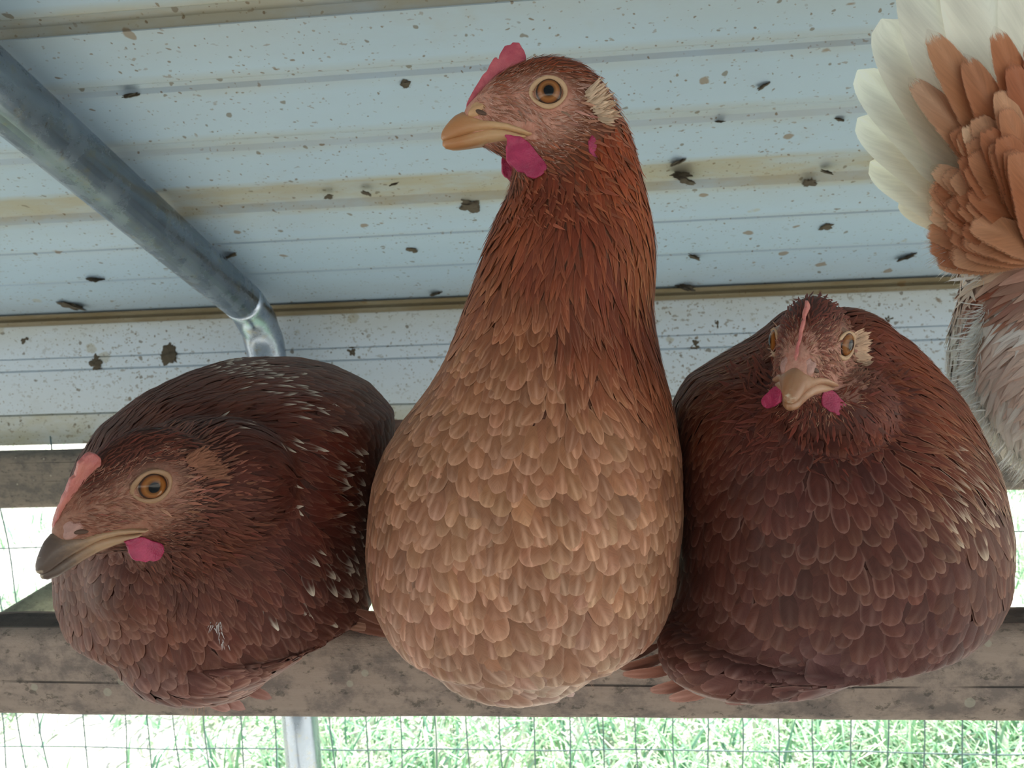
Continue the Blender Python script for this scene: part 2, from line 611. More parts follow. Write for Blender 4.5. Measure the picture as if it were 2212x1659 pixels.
p0 = Vector((B0.x, YP, bz - 0.05)); p2 = Vector((B0.x, YP - 0.075, raf(YP - 0.075))); p1 = Vector((B0.x, YP, raf(YP)))
for k in range(11):
    s = k / 10
    bend_c.append(p0 * (1 - s) ** 2 + p1 * 2 * s * (1 - s) + p2 * s * s)
rafter_end = Vector((B0.x, -0.75, raf(-0.75)))
link('post', from_bm('post', tube_bm([base_pt, pole_top, p0], TR, 28)), m_galv, frame)
# bend with small crimps on its inside
pts = bend_c
bmb = tube_bm(pts, [TR * (1.0 + 0.03 * math.sin(k * 2.2) * math.sin(math.pi * k / 10)) for k in range(11)], 28)
link('bend', from_bm('bend', bmb), m_galv, frame)
link('rafter', from_bm('rafter', tube_bm([p2, p2.lerp(rafter_end, 0.5), rafter_end], TR, 28)), m_galv, frame)

# ------------------------------------------------------------------ wire fence
t = NT('fence_wire')
t.base(t.mix(t.noise(t.obj(), 200, 3), lin((70, 96, 104)), lin((120, 140, 140))))
t.set(Metallic=0.3, Roughness=0.5)
m_wire = t.m
fence = empty('wire_fence', (0, YW - 0.012, 0))
tag(fence, 'welded wire mesh fence between the coop and the grass', 'fence')
vb = []
ZT = zb - 0.0
vpts = [Vector((0.0016 * math.sin(z * 31), 0.0008 * math.cos(z * 23), z)) for z in np.linspace(0.03, ZT + 0.02, 26)]
vme = from_bm('wire', tube_bm(vpts, 0.00105, 5)); vme.materials.append(m_wire)
X0 = P(725, 1580, YW - 0.012).x
for i in range(-20, 34):
    o = link('wire', vme, None, fence); o.location = (X0 + i * 0.0508, 0, 0)
    o.rotation_euler = (0, R(rng.normal(0, 0.25) + (-2.4 if i < -6 else -1.0 if i < 2 else 0)), i * 1.3)
zl, zh = P(1106, 1612, YW).z, P(1106, 1160, YW).z
dz = (zh - zl) / 3
hpts = [Vector((x, 0.0006 * math.sin(x * 40), 0.0035 * math.sin(x * 3.1 + 0.6) + 0.0012 * math.sin(x * 21))) for x in np.linspace(-1.15, 1.75, 90)]
hme = from_bm('wire', tube_bm(hpts, 0.00105, 5)); hme.materials.append(m_wire)
for i in range(-5, 5):
    z = zl + dz * i
    if 0.03 < z < ZT + 0.02:
        o = link('wire', hme, None, fence); o.location = (0.02 * i, 0.0016, z)

# ------------------------------------------------------------------ timbers
def timber_material(name, c1, c2, c3, dark=1.0):
    t = NT(name)
    o = t.obj()
    g = t.noise(t.map(o, (1.2, 14, 14)), 16, 6, 0.65)
    base = t.mix(g, lin(c1), lin(c2))
    blot = t.noise(t.map(o, (1, 1.3, 1.3)), 38, 6, 0.72)
    base = t.mix(t.rng(blot, 0.42, 0.62, 0.0, 0.75), base, lin(c3))
    b2 = t.noise(t.map(o, (1, 1.5, 1.5)), 120, 5, 0.7)
    base = t.mix(t.rng(b2, 0.56, 0.66, 0, 0.6), base, lin((62, 58, 50)))
    crack = t.n('TexWave', wave_type='BANDS', bands_direction='Z')
    crack.inputs['Scale'].default_value = 7; crack.inputs['Distortion'].default_value = 3.0; crack.inputs['Detail'].default_value = 3
    crack.inputs['Detail Scale'].default_value = 1.5
    t.l(t.map(o, (0.06, 1, 1.8)), crack.inputs['Vector'])
    ck = t.math('MULTIPLY', t.rng(crack.outputs['Fac'], 0.0, 0.006, 1, 0), t.rng(t.noise(t.map(o, (0.8, 2, 2)), 9, 2), 0.48, 0.56))
    base = t.mix(t.math('MULTIPLY', ck, 0.8), base, lin((34, 30, 26)))
    v = t.n('TexVoronoi'); v.inputs['Scale'].default_value = 120; t.l(o, v.inputs['Vector'])
    sx = t.n('SeparateXYZ'); t.l(v.outputs['Color'], sx.inputs[0])
    m = t.math('MULTIPLY', t.rng(t.math('SUBTRACT', t.math('MULTIPLY', sx.outputs[1], 0.4), v.outputs['Distance']), 0, 0.05), t.rng(sx.outputs[0], 0.86, 0.88))
    base = t.mix(t.math('MULTIPLY', m, 0.6), base, lin((178, 170, 150)))
    t.base(base); t.set(Roughness=0.85)
    h = t.math('ADD', t.math('ADD', g, b2), t.math('MULTIPLY', ck, -2.0))
    t.bump(h, 0.7, 0.0012)
    return t.m


def timber(name, c, size, mat, seed, bev):
    """long timber along X with worn, slightly wavy arrises"""
    bm = bmesh.new()
    n = 60
    rings = []
    for i in range(n + 1):
        x = -size[0] / 2 + size[0] * i / n
        ring = []
        for q in range(28):
            a = 2 * math.pi * q / 28 + math.pi / 28
            ca, sa = math.cos(a), math.sin(a)
            e = bev
            yy = math.copysign(abs(ca) ** e, ca) * size[1] / 2
            zz = math.copysign(abs(sa) ** e, sa) * size[2] / 2
            k = 1 + 0.018 * noise.noise(Vector((x * 9, ca * 1.5, sa * 1.5 + seed))) + 0.012 * noise.noise(Vector((x * 40, ca * 3, sa * 3 + seed)))
            ring.append((x, yy * k, zz * k + 0.0012 * noise.noise(Vector((x * 14, seed, 5)))))
        rings.append(np.array(ring))
    b = loft(rings)
    o = link(name, from_bm(name, b), mat)
    o.location = c
    return o


m_perch = timber_material('weathered_perch_wood', (150, 130, 116), (182, 160, 144), (110, 98, 92))
m_rear = timber_material('weathered_rail_wood', (112, 102, 92), (138, 124, 108), (90, 84, 78))
# front perch
zt = P(1106, 1368, 0.371).z; zbm = P(1106, 1566, 0.371).z
perch = timber('roosting_perch', Vector((0.05, 0.371 + 0.0185, (zt + zbm) / 2)), (1.5, 0.037, zt - zbm), m_perch, 1.3, 0.42)
tag(perch, 'grey weathered wooden perch under the three sitting hens', 'perch')
PERCH_TOP = zt
# rear rail
z1_, z0_ = P(1106, 956, 0.97).z, P(1106, 1082, 0.97).z
rail = timber('rear_rail', Vector((0.1, 0.97 + 0.0215, (z1_ + z0_) / 2)), (3.6, 0.043, z1_ - z0_), m_rear, 7.7, 0.30)
tag(rail, 'dark wooden rail behind the hens along the wire fence', 'beam')

# slanting rail at lower left
Aq = P(100, 1302, 0.80); Bq = P(330, 1160, 0.90)
dq = (Bq - Aq).normalized()
lo = Aq - dq * ((Aq.z - 0.0) / dq.z)
hi = Bq + dq * 0.02
m_brace = timber_material('brace_wood', (150, 150, 126), (172, 170, 146), (122, 124, 108))
bb = tube_bm([lo, lo.lerp(hi, 0.5), hi], 0.0185, 8)
for v in bb.verts: v.co += Vector((noise.noise(v.co * 30), noise.noise(v.co * 30 + Vector((5, 0, 0))), 0)) * 0.0008
brace = link('slanting_rail', from_bm('slanting_rail', bb), m_brace)
tag(brace, 'pale slanting wooden pole below the beak of the crouching hen', 'pole')

# dried droppings stuck to roof and wall, the larger ones singly
m_drop = simple('dried_dropping', (92, 82, 66), 0.9, 0.5, 500, 0.8, 0.001)
spots_roof = [(1020, 445, 17), (1466, 350, 13), (1472, 378, 16), (1484, 392, 12), (878, 181, 8), (943, 633, 11), (1482, 618, 17), (152, 660, 18), (172, 690, 8), (286, 205, 13), (1787, 372, 9), (1748, 395, 10), (1960, 555, 12), (1555, 262, 7), (1497, 555, 12), (1785, 490, 10), (500, 552, 12), (205, 602, 11), (792, 418, 8), (710, 425, 7), (850, 398, 7), (1812, 258, 8), (890, 540, 9), (1650, 186, 9)]
spots_wall = [(370, 766, 17), (208, 785, 13), (762, 760, 10), (1700, 735, 8), (1500, 742, 10), (1548, 700, 8), (1585, 770, 9), (625, 790, 8), (1965, 770, 10), (55, 735, 8), (1918, 690, 8)]


def lump(seed, n=2):
    bm = bmesh.new()
    bmesh.ops.create_icosphere(bm, subdivisions=4, radius=1)
    for v in bm.verts:
        v.co *= 1 + 0.7 * noise.noise(v.co * 1.6 + Vector((seed, 0, 0))) + 0.4 * noise.noise(v.co * 4.5 + Vector((seed, 2, 0))) + 0.15 * noise.noise(v.co * 11)
        v.co.z *= 0.32
    return from_bm('dried_dropping', bm)


lumps = [lump(s * 3.1) for s in range(4)]
for l_ in lumps: l_.materials.append(m_drop)
for i, (px, py, r) in enumerate(spots_roof):
    h = roof_hit(px, py)
    o = link('dried_dropping', lumps[i % 4], None, ceiling)
    d = (h - CAM).length; sc = r * d / F
    o.location = h; o.scale = (sc * 1.2, sc * 1.2, sc * 0.8)
    o.rotation_euler = (-math.atan(SL), 0, i * 1.7)
for i, (px, py, r) in enumerate(spots_wall):
    h = P(px, py, YW)
    o = link('dried_dropping', lumps[i % 4], None, wall_back)
    sc = r * (h - CAM).length / F
    o.location = h; o.scale = (sc, sc, sc * 0.8); o.rotation_euler = (R(90), i * 1.1, 0)

# ================================================================== HENS
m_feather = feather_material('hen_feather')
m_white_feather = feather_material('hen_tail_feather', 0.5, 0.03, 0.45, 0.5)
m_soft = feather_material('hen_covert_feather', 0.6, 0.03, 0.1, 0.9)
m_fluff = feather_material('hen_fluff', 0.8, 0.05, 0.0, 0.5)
m_skin = vcol_material('hen_skin')
m_eye = eye_material()
m_comb = flesh_material('comb_flesh', (196, 96, 104), (170, 66, 84))
m_comb_pale = flesh_material('comb_flesh_pale', (204, 130, 116), (186, 104, 100))
m_wattle = flesh_material('wattle_flesh', (182, 52, 92), (150, 36, 74))
m_lid = simple('eyelid_skin', (190, 152, 116), 0.5, 0.12, 900, 0.4, 0.0004)
m_lid_dark = simple('eyelid_skin_dark', (160, 122, 90), 0.5, 0.15, 900, 0.4, 0.0004)
m_beak_a = beak_material('beak_horn', (198, 156, 114), (176, 120, 76))
m_beak_b = beak_material('beak_horn_dark', (172, 136, 104), (92, 74, 64))
m_beak_c = beak_material('beak_horn_pale', (184, 142, 112), (158, 112, 80))
m_leg = simple('hen_leg_scales', (200, 170, 90), 0.5, 0.2, 300, 0.6)


def stack(rows, n=36, p=2.2):
    """horizontal sections: (picture row, left, right, centre depth Y, half depth)"""
    rings = []
    for (py, xl, xr, Yc, ry) in rows:
        a, b = P(xl, py, Yc), P(xr, py, Yc)
        c = (a + b) / 2; h = (b - a) / 2
        ring = []
        for k in range(n):
            t_ = 2 * math.pi * k / n
            ct, st = math.cos(t_), math.sin(t_)
            ct = math.copysign(abs(ct) ** (2 / p), ct); st = math.copysign(abs(st) ** (2 / p), st)
            ring.append(c + h * ct + Vector((0, ry * st, 0)))
        rings.append(np.array(ring))
    return loft(rings)


def ell(px, py, Y, rx, rz, rY, tilt=0.0):
    c = P(px, py, Y); s = Y / F
    bm = bmesh.new()
    bmesh.ops.create_uvsphere(bm, u_segments=32, v_segments=20, radius=1)
    m = Matrix.Translation(c) @ Matrix.Rotation(R(tilt), 4, 'Y') @ Matrix.Diagonal((rx * s, rY, rz * s, 1))
    bmesh.ops.transform(bm, matrix=m, verts=bm.verts)
    return bm


def ellw(c, r, rot=None):
    bm = bmesh.new()
    bmesh.ops.create_uvsphere(bm, u_segments=28, v_segments=18, radius=1)
    m = Matrix.Translation(c) @ (rot or Matrix.Identity(4)) @ Matrix.Diagonal((*r, 1))
    bmesh.ops.transform(bm, matrix=m, verts=bm.verts)
    return bm


# ---- the head, in its own frame: x = toward the beak, y = the hen's left, z = up, unit 0.2 mm, origin between the eyes
U = 0.0002


def head_matrix(eye, forward, up, size, side):
    """eye: world place of one eye (side = +1 hen's left, -1 right)"""
    f = Vector(forward).normalized()
    u = (Vector(up) - f * Vector(up).dot(f)).normalized()
    l = u.cross(f)
    k = U * size
    M = Matrix(((f.x * k, l.x * k, u.x * k, 0), (f.y * k, l.y * k, u.y * k, 0), (f.z * k, l.z * k, u.z * k, 0), (0, 0, 0, 1)))
    o = Vector(eye) - (M @ Vector((0, side * 72, 0)))
    return Matrix.Translation(o) @ M


HEAD_SEC = [(178, -22, -78, 20), (168, -8, -86, 24), (150, 10, -92, 29), (120, 44, -104, 37), (80, 72, -122, 50), (40, 90, -146, 62), (0, 99, -168, 71),
            (-40, 96, -184, 78), (-80, 82, -192, 80), (-115, 54, -196, 77), (-145, 12, -196, 68), (-165, -35, -190, 56), (-182, -90, -170, 32)]


def face_hw(f):
    s = sorted((a[0], a[3]) for a in HEAD_SEC)
    return float(np.interp(f, [a for a, b in s], [b for a, b in s]))


def head_bm(M):
    rings = []
    for f, t_, b, hw in HEAD_SEC:
        ring = []
        for k in range(28):
            a = 2 * math.pi * k / 28
            ca, sa = math.cos(a), math.sin(a)
            p = 2.35
            y = math.copysign(abs(ca) ** (2 / p), ca) * hw
            z = (t_ + b) / 2 + math.copysign(abs(sa) ** (2 / p), sa) * (t_ - b) / 2
            if sa > 0: y *= 1 - 0.18 * sa ** 3
            ring.append(M @ Vector((f, y, z)))
        rings.append(np.array(ring))
    return loft(rings)


def beak_part(M, secs, name, mat, parent, upper):
    bm = bmesh.new()
    n = 24
    rings = []
    for (f, t_, b, hw) in secs:
        ring = []
        for k in range(n):
            a = 2 * math.pi * k / n
            ca, sa = math.cos(a), math.sin(a)
            p = 2.0 if (sa > 0) == upper else 3.2
            y = math.copysign(abs(ca) ** (2 / p), ca) * hw
            z = (t_ + b) / 2 + math.copysign(abs(sa) ** (2 / p), sa) * (t_ - b) / 2
            if upper and sa > 0: y *= 1 - 0.35 * sa ** 2
            ring.append(Vector((f, y, z)))
        rings.append(np.array(ring))
    bm = loft(rings)
    bmesh.ops.subdivide_edges(bm, edges=bm.edges[:], cuts=1, use_grid_fill=True, smooth=0.6)
    for v in bm.verts:
        v.co += Vector(noise.noise_vector(v.co * 0.03)) * 1.0 + Vector(noise.noise_vector(v.co * 0.11)) * 0.4
    me = from_bm(name, bm)
    tt = np.array([(v.co.x - 40) / 184 for v in me.vertices])
    set_attr(me, 'bk', tt, 'FLOAT')
    me.transform(M)
    return link(name, me, mat, parent)


def slab(M, outline, thick, name, mat, parent, y0=0.0, tilt=None, voxel=2.2, ruffle=1.0, flare=0.0):
    """fleshy blade from an outline in the x-z plane of the head frame, rounded by remeshing"""
    bm = bmesh.new()
    th = thick
    a = [bm.verts.new((f, -th / 2, u)) for f, u in outline]
    b = [bm.verts.new((f, th / 2, u)) for f, u in outline]
    n = len(a)
    bm.faces.new(a); bm.faces.new(b[::-1])
    for i in range(n): bm.faces.new((a[i], b[i], b[(i + 1) % n], a[(i + 1) % n]))
    bmesh.ops.triangulate(bm, faces=bm.faces[:])
    me = remesh([bm], voxel, 5, name, 0.5)
    c = Vector((sum(f for f, u in outline) / n, 0, sum(u for f, u in outline) / n))
    for v in me.vertices:
        q = v.co
        w_ = noise.noise(q * 0.03) * 5 * ruffle + noise.noise(q * 0.08) * 2.0 * ruffle
        q.y += w_ * (0.3 + 0.7 * min(1, (q - c).length / 50)) + flare * max(0.0, (outline[0][1] - q.z)) * 0.4
        q.y += y0
    if tilt is not None: me.transform(tilt)
    me.transform(M)
    return link(name, me, mat, parent)


COMB = [(172, -30), (171, -10), (165, 4), (153, 26), (144, 40), (137, 52), (127, 62), (122, 74), (112, 90), (106, 90), (102, 76), (99, 100), (88, 119), (78, 118), (72, 125), (58, 124), (47, 108), (42, 94), (46, 70), (90, 40), (130, 5), (150, -25)]
WATTLE = [(96, -84), (86, -92), (90, -120), (90, -138), (83, -148), (74, -150), (66, -162), (52, -164), (46, -172), (30, -176), (18, -170), (8, -162), (4, -150), (6, -142), (14, -132), (28, -118), (42, -100), (60, -88)]


def build_head(M, root, beak_mat, comb_mat, lid_mat, comb_scale=1.0, wattle_scale=1.0, shut=0.0, comb_thick=11, lobes=False, cere_mat=None, comb_lean=0.0, eye_fwd=0.16, wflare=0.25, wyaw=0.0):
    cere_mat = cere_mat or m_cere
    up = [(224, -74, -82, 3), (221, -65, -88, 8), (215, -55, -89, 13), (206, -44, -87, 17), (194, -33, -84, 21), (178, -25, -80, 25), (163, -28, -76, 30), (140, -38, -73, 35), (116, -45, -71, 42), (87, -51, -75, 52), (62, -62, -83, 61), (45, -74, -88, 67), (38, -79, -86, 66)]
    beak_part(M, up, 'upper_beak', beak_mat, root, True)
    lo_ = [(221, -90, -98, 4), (214, -85, -104, 10), (199, -81, -107, 16), (175, -74, -105, 21), (150, -68, -100, 27), (126, -64, -96, 36), (100, -66, -97, 46), (80, -72, -97, 53), (62, -80, -96, 58), (50, -84, -92, 60)]
    beak_part(M, lo_, 'lower_beak', beak_mat, root, False)
    # fleshy saddle over the nostrils, with its two slits
    bs = [ellw(Vector((146, 0, -16)), (28, 27, 14), Matrix.Rotation(R(30), 4, 'Y'))] + [ellw(Vector((142, q * 22, -27)), (29, 12, 14), Matrix.Rotation(R(22), 4, 'Y')) for q in (1, -1)]
    cm = remesh(bs, 2.2, 6, 'cere', 0.6)
    cm.transform(M)
    cere = link('cere', cm, cere_mat, root)
    for q in (1, -1):
        b = ellw(Vector((143, q * 33, -34)), (15, 4, 5.0), Matrix.Rotation(R(-24), 4, 'Y') @ Matrix.Rotation(R(q * -18), 4, 'Z'))
        bmesh.ops.transform(b, matrix=M, verts=b.verts)
        link('nostril', from_bm('nostril', b), m_nostril, cere)
    cs = comb_scale
    oc = [(172 + (f - 172) * (0.5 + 0.5 * cs), -30 + (u + 30) * cs + (1 - cs) * (172 - f) * 0.75) for f, u in COMB] if cs != 1 else COMB
    slab(M, oc, comb_thick, 'comb', comb_mat, root, ruffle=1.3, tilt=Matrix.Rotation(R(-comb_lean), 4, 'X') if comb_lean else None)
    for s in (1, -1):
        k = wattle_scale
        wo_ = [(60 + (f - 60) * k, -86 + (u + 86) * k) for f, u in WATTLE]
        slab(M, wo_, 9, 'wattle', m_wattle, root, y0=s * 52, flare=s * wflare, ruffle=1.2, tilt=(Matrix.Translation((62, s * 50, 0)) @ Matrix.Rotation(R(-s * wyaw), 4, 'Z') @ Matrix.Translation((-62, -s * 50, 0))) if wyaw else None)
    # eyes: ball with iris and pupil along its outward axis, and a lid ring
    for s in (1, -1):
        c = Vector((0, s * 51, 0)); r = 36.0
        out = Vector((eye_fwd, s * 1.0, -0.02)).normalized()
        bm = bmesh.new(); bmesh.ops.create_uvsphere(bm, u_segments=40, v_segments=48, radius=r)
        rot = Vector((0, 0, 1)).rotation_difference(out).to_matrix().to_4x4()
        bmesh.ops.transform(bm, matrix=Matrix.Translation(c) @ rot, verts=bm.verts)
        me = from_bm('eye', bm)
        rad = []
        for v in me.vertices:
            d = (v.co - c) / r
            h = d.dot(out)
            rad.append(min(1.0, math.sqrt(max(0, 1 - h * h)) / 0.76) if h > 0 else 1.0)
        set_attr(me, 'rad', rad, 'FLOAT')
        me.transform(M)
        eye = link('eye', me, m_eye, root)
        # lid: ring lying on the ball, almond shaped
        rings = []
        N = 48
        for k in range(N):
            a = 2 * math.pi * k / N
            ca, sa = math.cos(a), math.sin(a)
            ex = 31.0 + (6 if ca > 0 else 3) * abs(ca) ** 3
            ez = 29.5 - (shut if sa > 0 else 0)
            ctr = Vector((ex * ca, 0, ez * sa))
            # lies on the sphere surface
            dep = 24.0 - 1.2 * max(0, ctr.length - 31)
            ring = []
            rt = 3.8 + 0.7 * math.sin(3 * a)
            for j in range(10):
                b_ = 2 * math.pi * j / 10
                radial = Vector((ca, 0, sa))
                ring.append(ctr + radial * (math.cos(b_) * rt * 1.3) + Vector((0, 1, 0)) * (dep + math.sin(b_) * rt * 0.8))
            rings.append(ring)
        bm = bmesh.new()
        vs = [[bm.verts.new(q) for q in ring] for ring in rings]
        for k in range(N):
            for j in range(10):
                bm.faces.new((vs[k][j], vs[k][(j + 1) % 10], vs[(k + 1) % N][(j + 1) % 10], vs[(k + 1) % N][j]))
        rot = Vector((0, 1, 0)).rotation_difference(out).to_matrix().to_4x4()
        if s < 0: rot = rot
        bmesh.ops.transform(bm, matrix=M @ Matrix.Translation(c) @ rot, verts=bm.verts)
        link('eyelid', from_bm('eyelid', bm), lid_mat, root)
        if not lobes: continue
        # ear lobe
        lobe = [(-86, -86), (-78, -100), (-80, -122), (-90, -140), (-104, -150), (-106, -136), (-98, -112), (-94, -92)]
        slab(M, lobe, 8, 'earlobe', m_wattle, root, y0=s * 79, ruffle=0.6)


m_cere = simple('cere_skin', (196, 150, 108), 0.55, 0.15, 700, 0.5, 0.0005)
m_cere_pink = simple('cere_skin_pink', (178, 134, 122), 0.6, 0.2, 700, 0.7, 0.0006)
m_nostril = simple('nostril_dark', (88, 62, 48), 0.7, 0.2, 900)


# ---- feathers
def nearest(bvh, pts):
    loc = np.empty_like(pts); nor = np.empty_like(pts)
    fn = bvh.find_nearest
    for i, p in enumerate(pts):
        a, n_, _, _ = fn(p)
        loc[i] = a; nor[i] = n_
    return loc, nor


def width_profile(v, pt):
    """pt 0 = broad rounded tip, 1 = lance shaped"""
    v = np.clip(v, 0, 1)
    rise = np.clip(0.45 + 1.5 * v, 0, 1)
    rnd = rise * np.sqrt(np.clip(1 - np.clip((v - 0.62) / 0.38, 0, 1) ** 2.2, 0, 1))
    lance = np.clip(0.5 + 2.5 * v, 0, 1) * np.clip(1.12 * (1 - v ** 2.0), 0, 1)
    return rnd * (1 - pt) + lance * pt


def feathers(name, parent, bvh, root, nor, dr, L, Wd, pt, c1, c2, edge, shaft, fray, lift, nv=5, nu=4, mat=None, base_h=0.0003, free=None, label=None, curl=0.0, out=None):
    """one mesh of many feathers that hug the body; each is an nu x nv patch laid along dr"""
    N = len(root)
    side = np.cross(nor, dr); side /= np.linalg.norm(side, axis=1)[:, None] + 1e-12
    vv = 1 - (1 - np.linspace(0, 1, nv + 1)) ** 1.55; uu = np.linspace(-1, 1, nu + 1)
    VV, UU = np.meshgrid(vv, uu, indexing='ij')
    VV, UU = VV.ravel(), UU.ravel()
    K = len(VV)
    wp = np.maximum(width_profile(VV[None, :], pt[:, None]), 0.03)
    bend = rng.normal(0, 0.10, N)[:, None] * VV[None] ** 2
    pos = root[:, None, :] + dr[:, None, :] * (L[:, None] * VV[None])[:, :, None] \
        + side[:, None, :] * ((Wd[:, None] / 2) * wp * UU[None] + bend * L[:, None])[:, :, None]
    flat = pos.reshape(-1, 3)
    loc, nn = nearest(bvh, flat)
    loc = loc.reshape(N, K, 3); nn = nn.reshape(N, K, 3)
    mean_n = nn.mean(1, keepdims=True) * 0.6 + nn * 0.4
    mean_n /= np.linalg.norm(mean_n, axis=2)[:, :, None] + 1e-12
    h = base_h + lift[:, None] * VV[None] ** 1.4 + (Wd[:, None] * 0.055) * (1 - UU[None] ** 2) * wp + rng.uniform(0, 0.00035, N)[:, None]
    hug = loc + mean_n * h[:, :, None]
    if free is not None:
        fr = (free[:, None] * VV[None])[:, :, None]
        hug = hug * (1 - fr) + (pos + nor[:, None] * h[:, :, None]) * fr
    q = np.arange(nu)
    f = []
    for i in range(nv):
        for j in range(nu):
            a = i * (nu + 1) + j
            f.append((a, a + 1, a + nu + 2, a + nu + 1))
    f = np.array(f)
    Fc = (np.arange(N)[:, None, None] * K + f[None]).reshape(-1, 4)
    me = mesh_np(name, hug.reshape(-1, 3), Fc)
    rd = rng.random(N)
    uv = np.stack([np.broadcast_to(UU, (N, K)), np.broadcast_to(VV, (N, K)), np.repeat(rd[:, None], K, 1)], 2)
    set_attr(me, 'fuv', uv.reshape(-1, 3), 'FLOAT_VECTOR')
    rep = lambda a: np.repeat(a, K, 0)
    one = np.ones((N * K, 1))
    set_attr(me, 'fcol', np.hstack([rep(c1), one]), 'FLOAT_COLOR')
    set_attr(me, 'ftip', np.hstack([rep(c2), one]), 'FLOAT_COLOR')
    set_attr(me, 'fpar', rep(np.stack([edge, shaft, fray], 1)), 'FLOAT_VECTOR')
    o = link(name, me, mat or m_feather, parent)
    tag(o, kind='stuff')
    return o


class Sampler:
    """random points on a mesh, thinned so that each keeps its own distance from the others"""
    def __init__(s, me):
        n = len(me.polygons)
        me.calc_loop_triangles()
        tv = np.empty(len(me.loop_triangles) * 3, np.int32); me.loop_triangles.foreach_get('vertices', tv)
        co = np.empty(len(me.vertices) * 3, np.float32); me.vertices.foreach_get('co', co)
        vn = np.empty(len(me.vertices) * 3, np.float32); me.vertices.foreach_get('normal', vn)
        s.co = co.reshape(-1, 3).astype(float); s.vn = vn.reshape(-1, 3).astype(float); s.tri = tv.reshape(-1, 3)
        a, b, c = (s.co[s.tri[:, i]] for i in range(3))
        s.ar = np.linalg.norm(np.cross(b - a, c - a), axis=1) / 2
        s.bvh = BVHTree.FromPolygons([tuple(x) for x in s.co], [tuple(int(i) for i in x) for x in s.tri])

    def draw(s, n):
        t_ = rng.choice(len(s.ar), n, p=s.ar / s.ar.sum())
        r = rng.random((n, 2)); fl = r.sum(1) > 1; r[fl] = 1 - r[fl]
        w_ = np.stack([1 - r.sum(1), r[:, 0], r[:, 1]], 1)
        p = np.einsum('nk,nkd->nd', w_, s.co[s.tri[t_]])
        nrm = np.einsum('nk,nkd->nd', w_, s.vn[s.tri[t_]])
        return p, nrm / (np.linalg.norm(nrm, axis=1)[:, None] + 1e-12)


def thin(p, r):
    """greedy dart throwing with a radius per point"""
    cell = float(np.max(r)); grid = {}; keep = []
    key = np.floor(p / cell).astype(int)
    for i in range(len(p)):
        k = key[i]; x = p[i]; ri = r[i]; ok = True
        for dx in (-1, 0, 1):
            for dy in (-1, 0, 1):
                for dz_ in (-1, 0, 1):
                    for j in grid.get((k[0] + dx, k[1] + dy, k[2] + dz_), ()):
                        q = p[j]
                        if (x[0] - q[0]) ** 2 + (x[1] - q[1]) ** 2 + (x[2] - q[2]) ** 2 < (0.5 * (ri + r[j])) ** 2:
                            ok = False; break
                    if not ok: break
                if not ok: break
            if not ok: break
        if ok:
            grid.setdefault((k[0], k[1], k[2]), []).append(i); keep.append(i)
    return np.array(keep)


def idw(px, py, tab, power=3.2):
    """tab rows: x, y, values...; blended by distance in the picture frame of the resting pose"""
    tab = np.asarray(tab, float)
    d = np.hypot(px[:, None] - tab[None, :, 0], py[:, None] - tab[None, :, 1]) + 12
    w_ = d ** -power; w_ /= w_.sum(1, keepdims=True)
    return w_ @ tab[:, 2:]


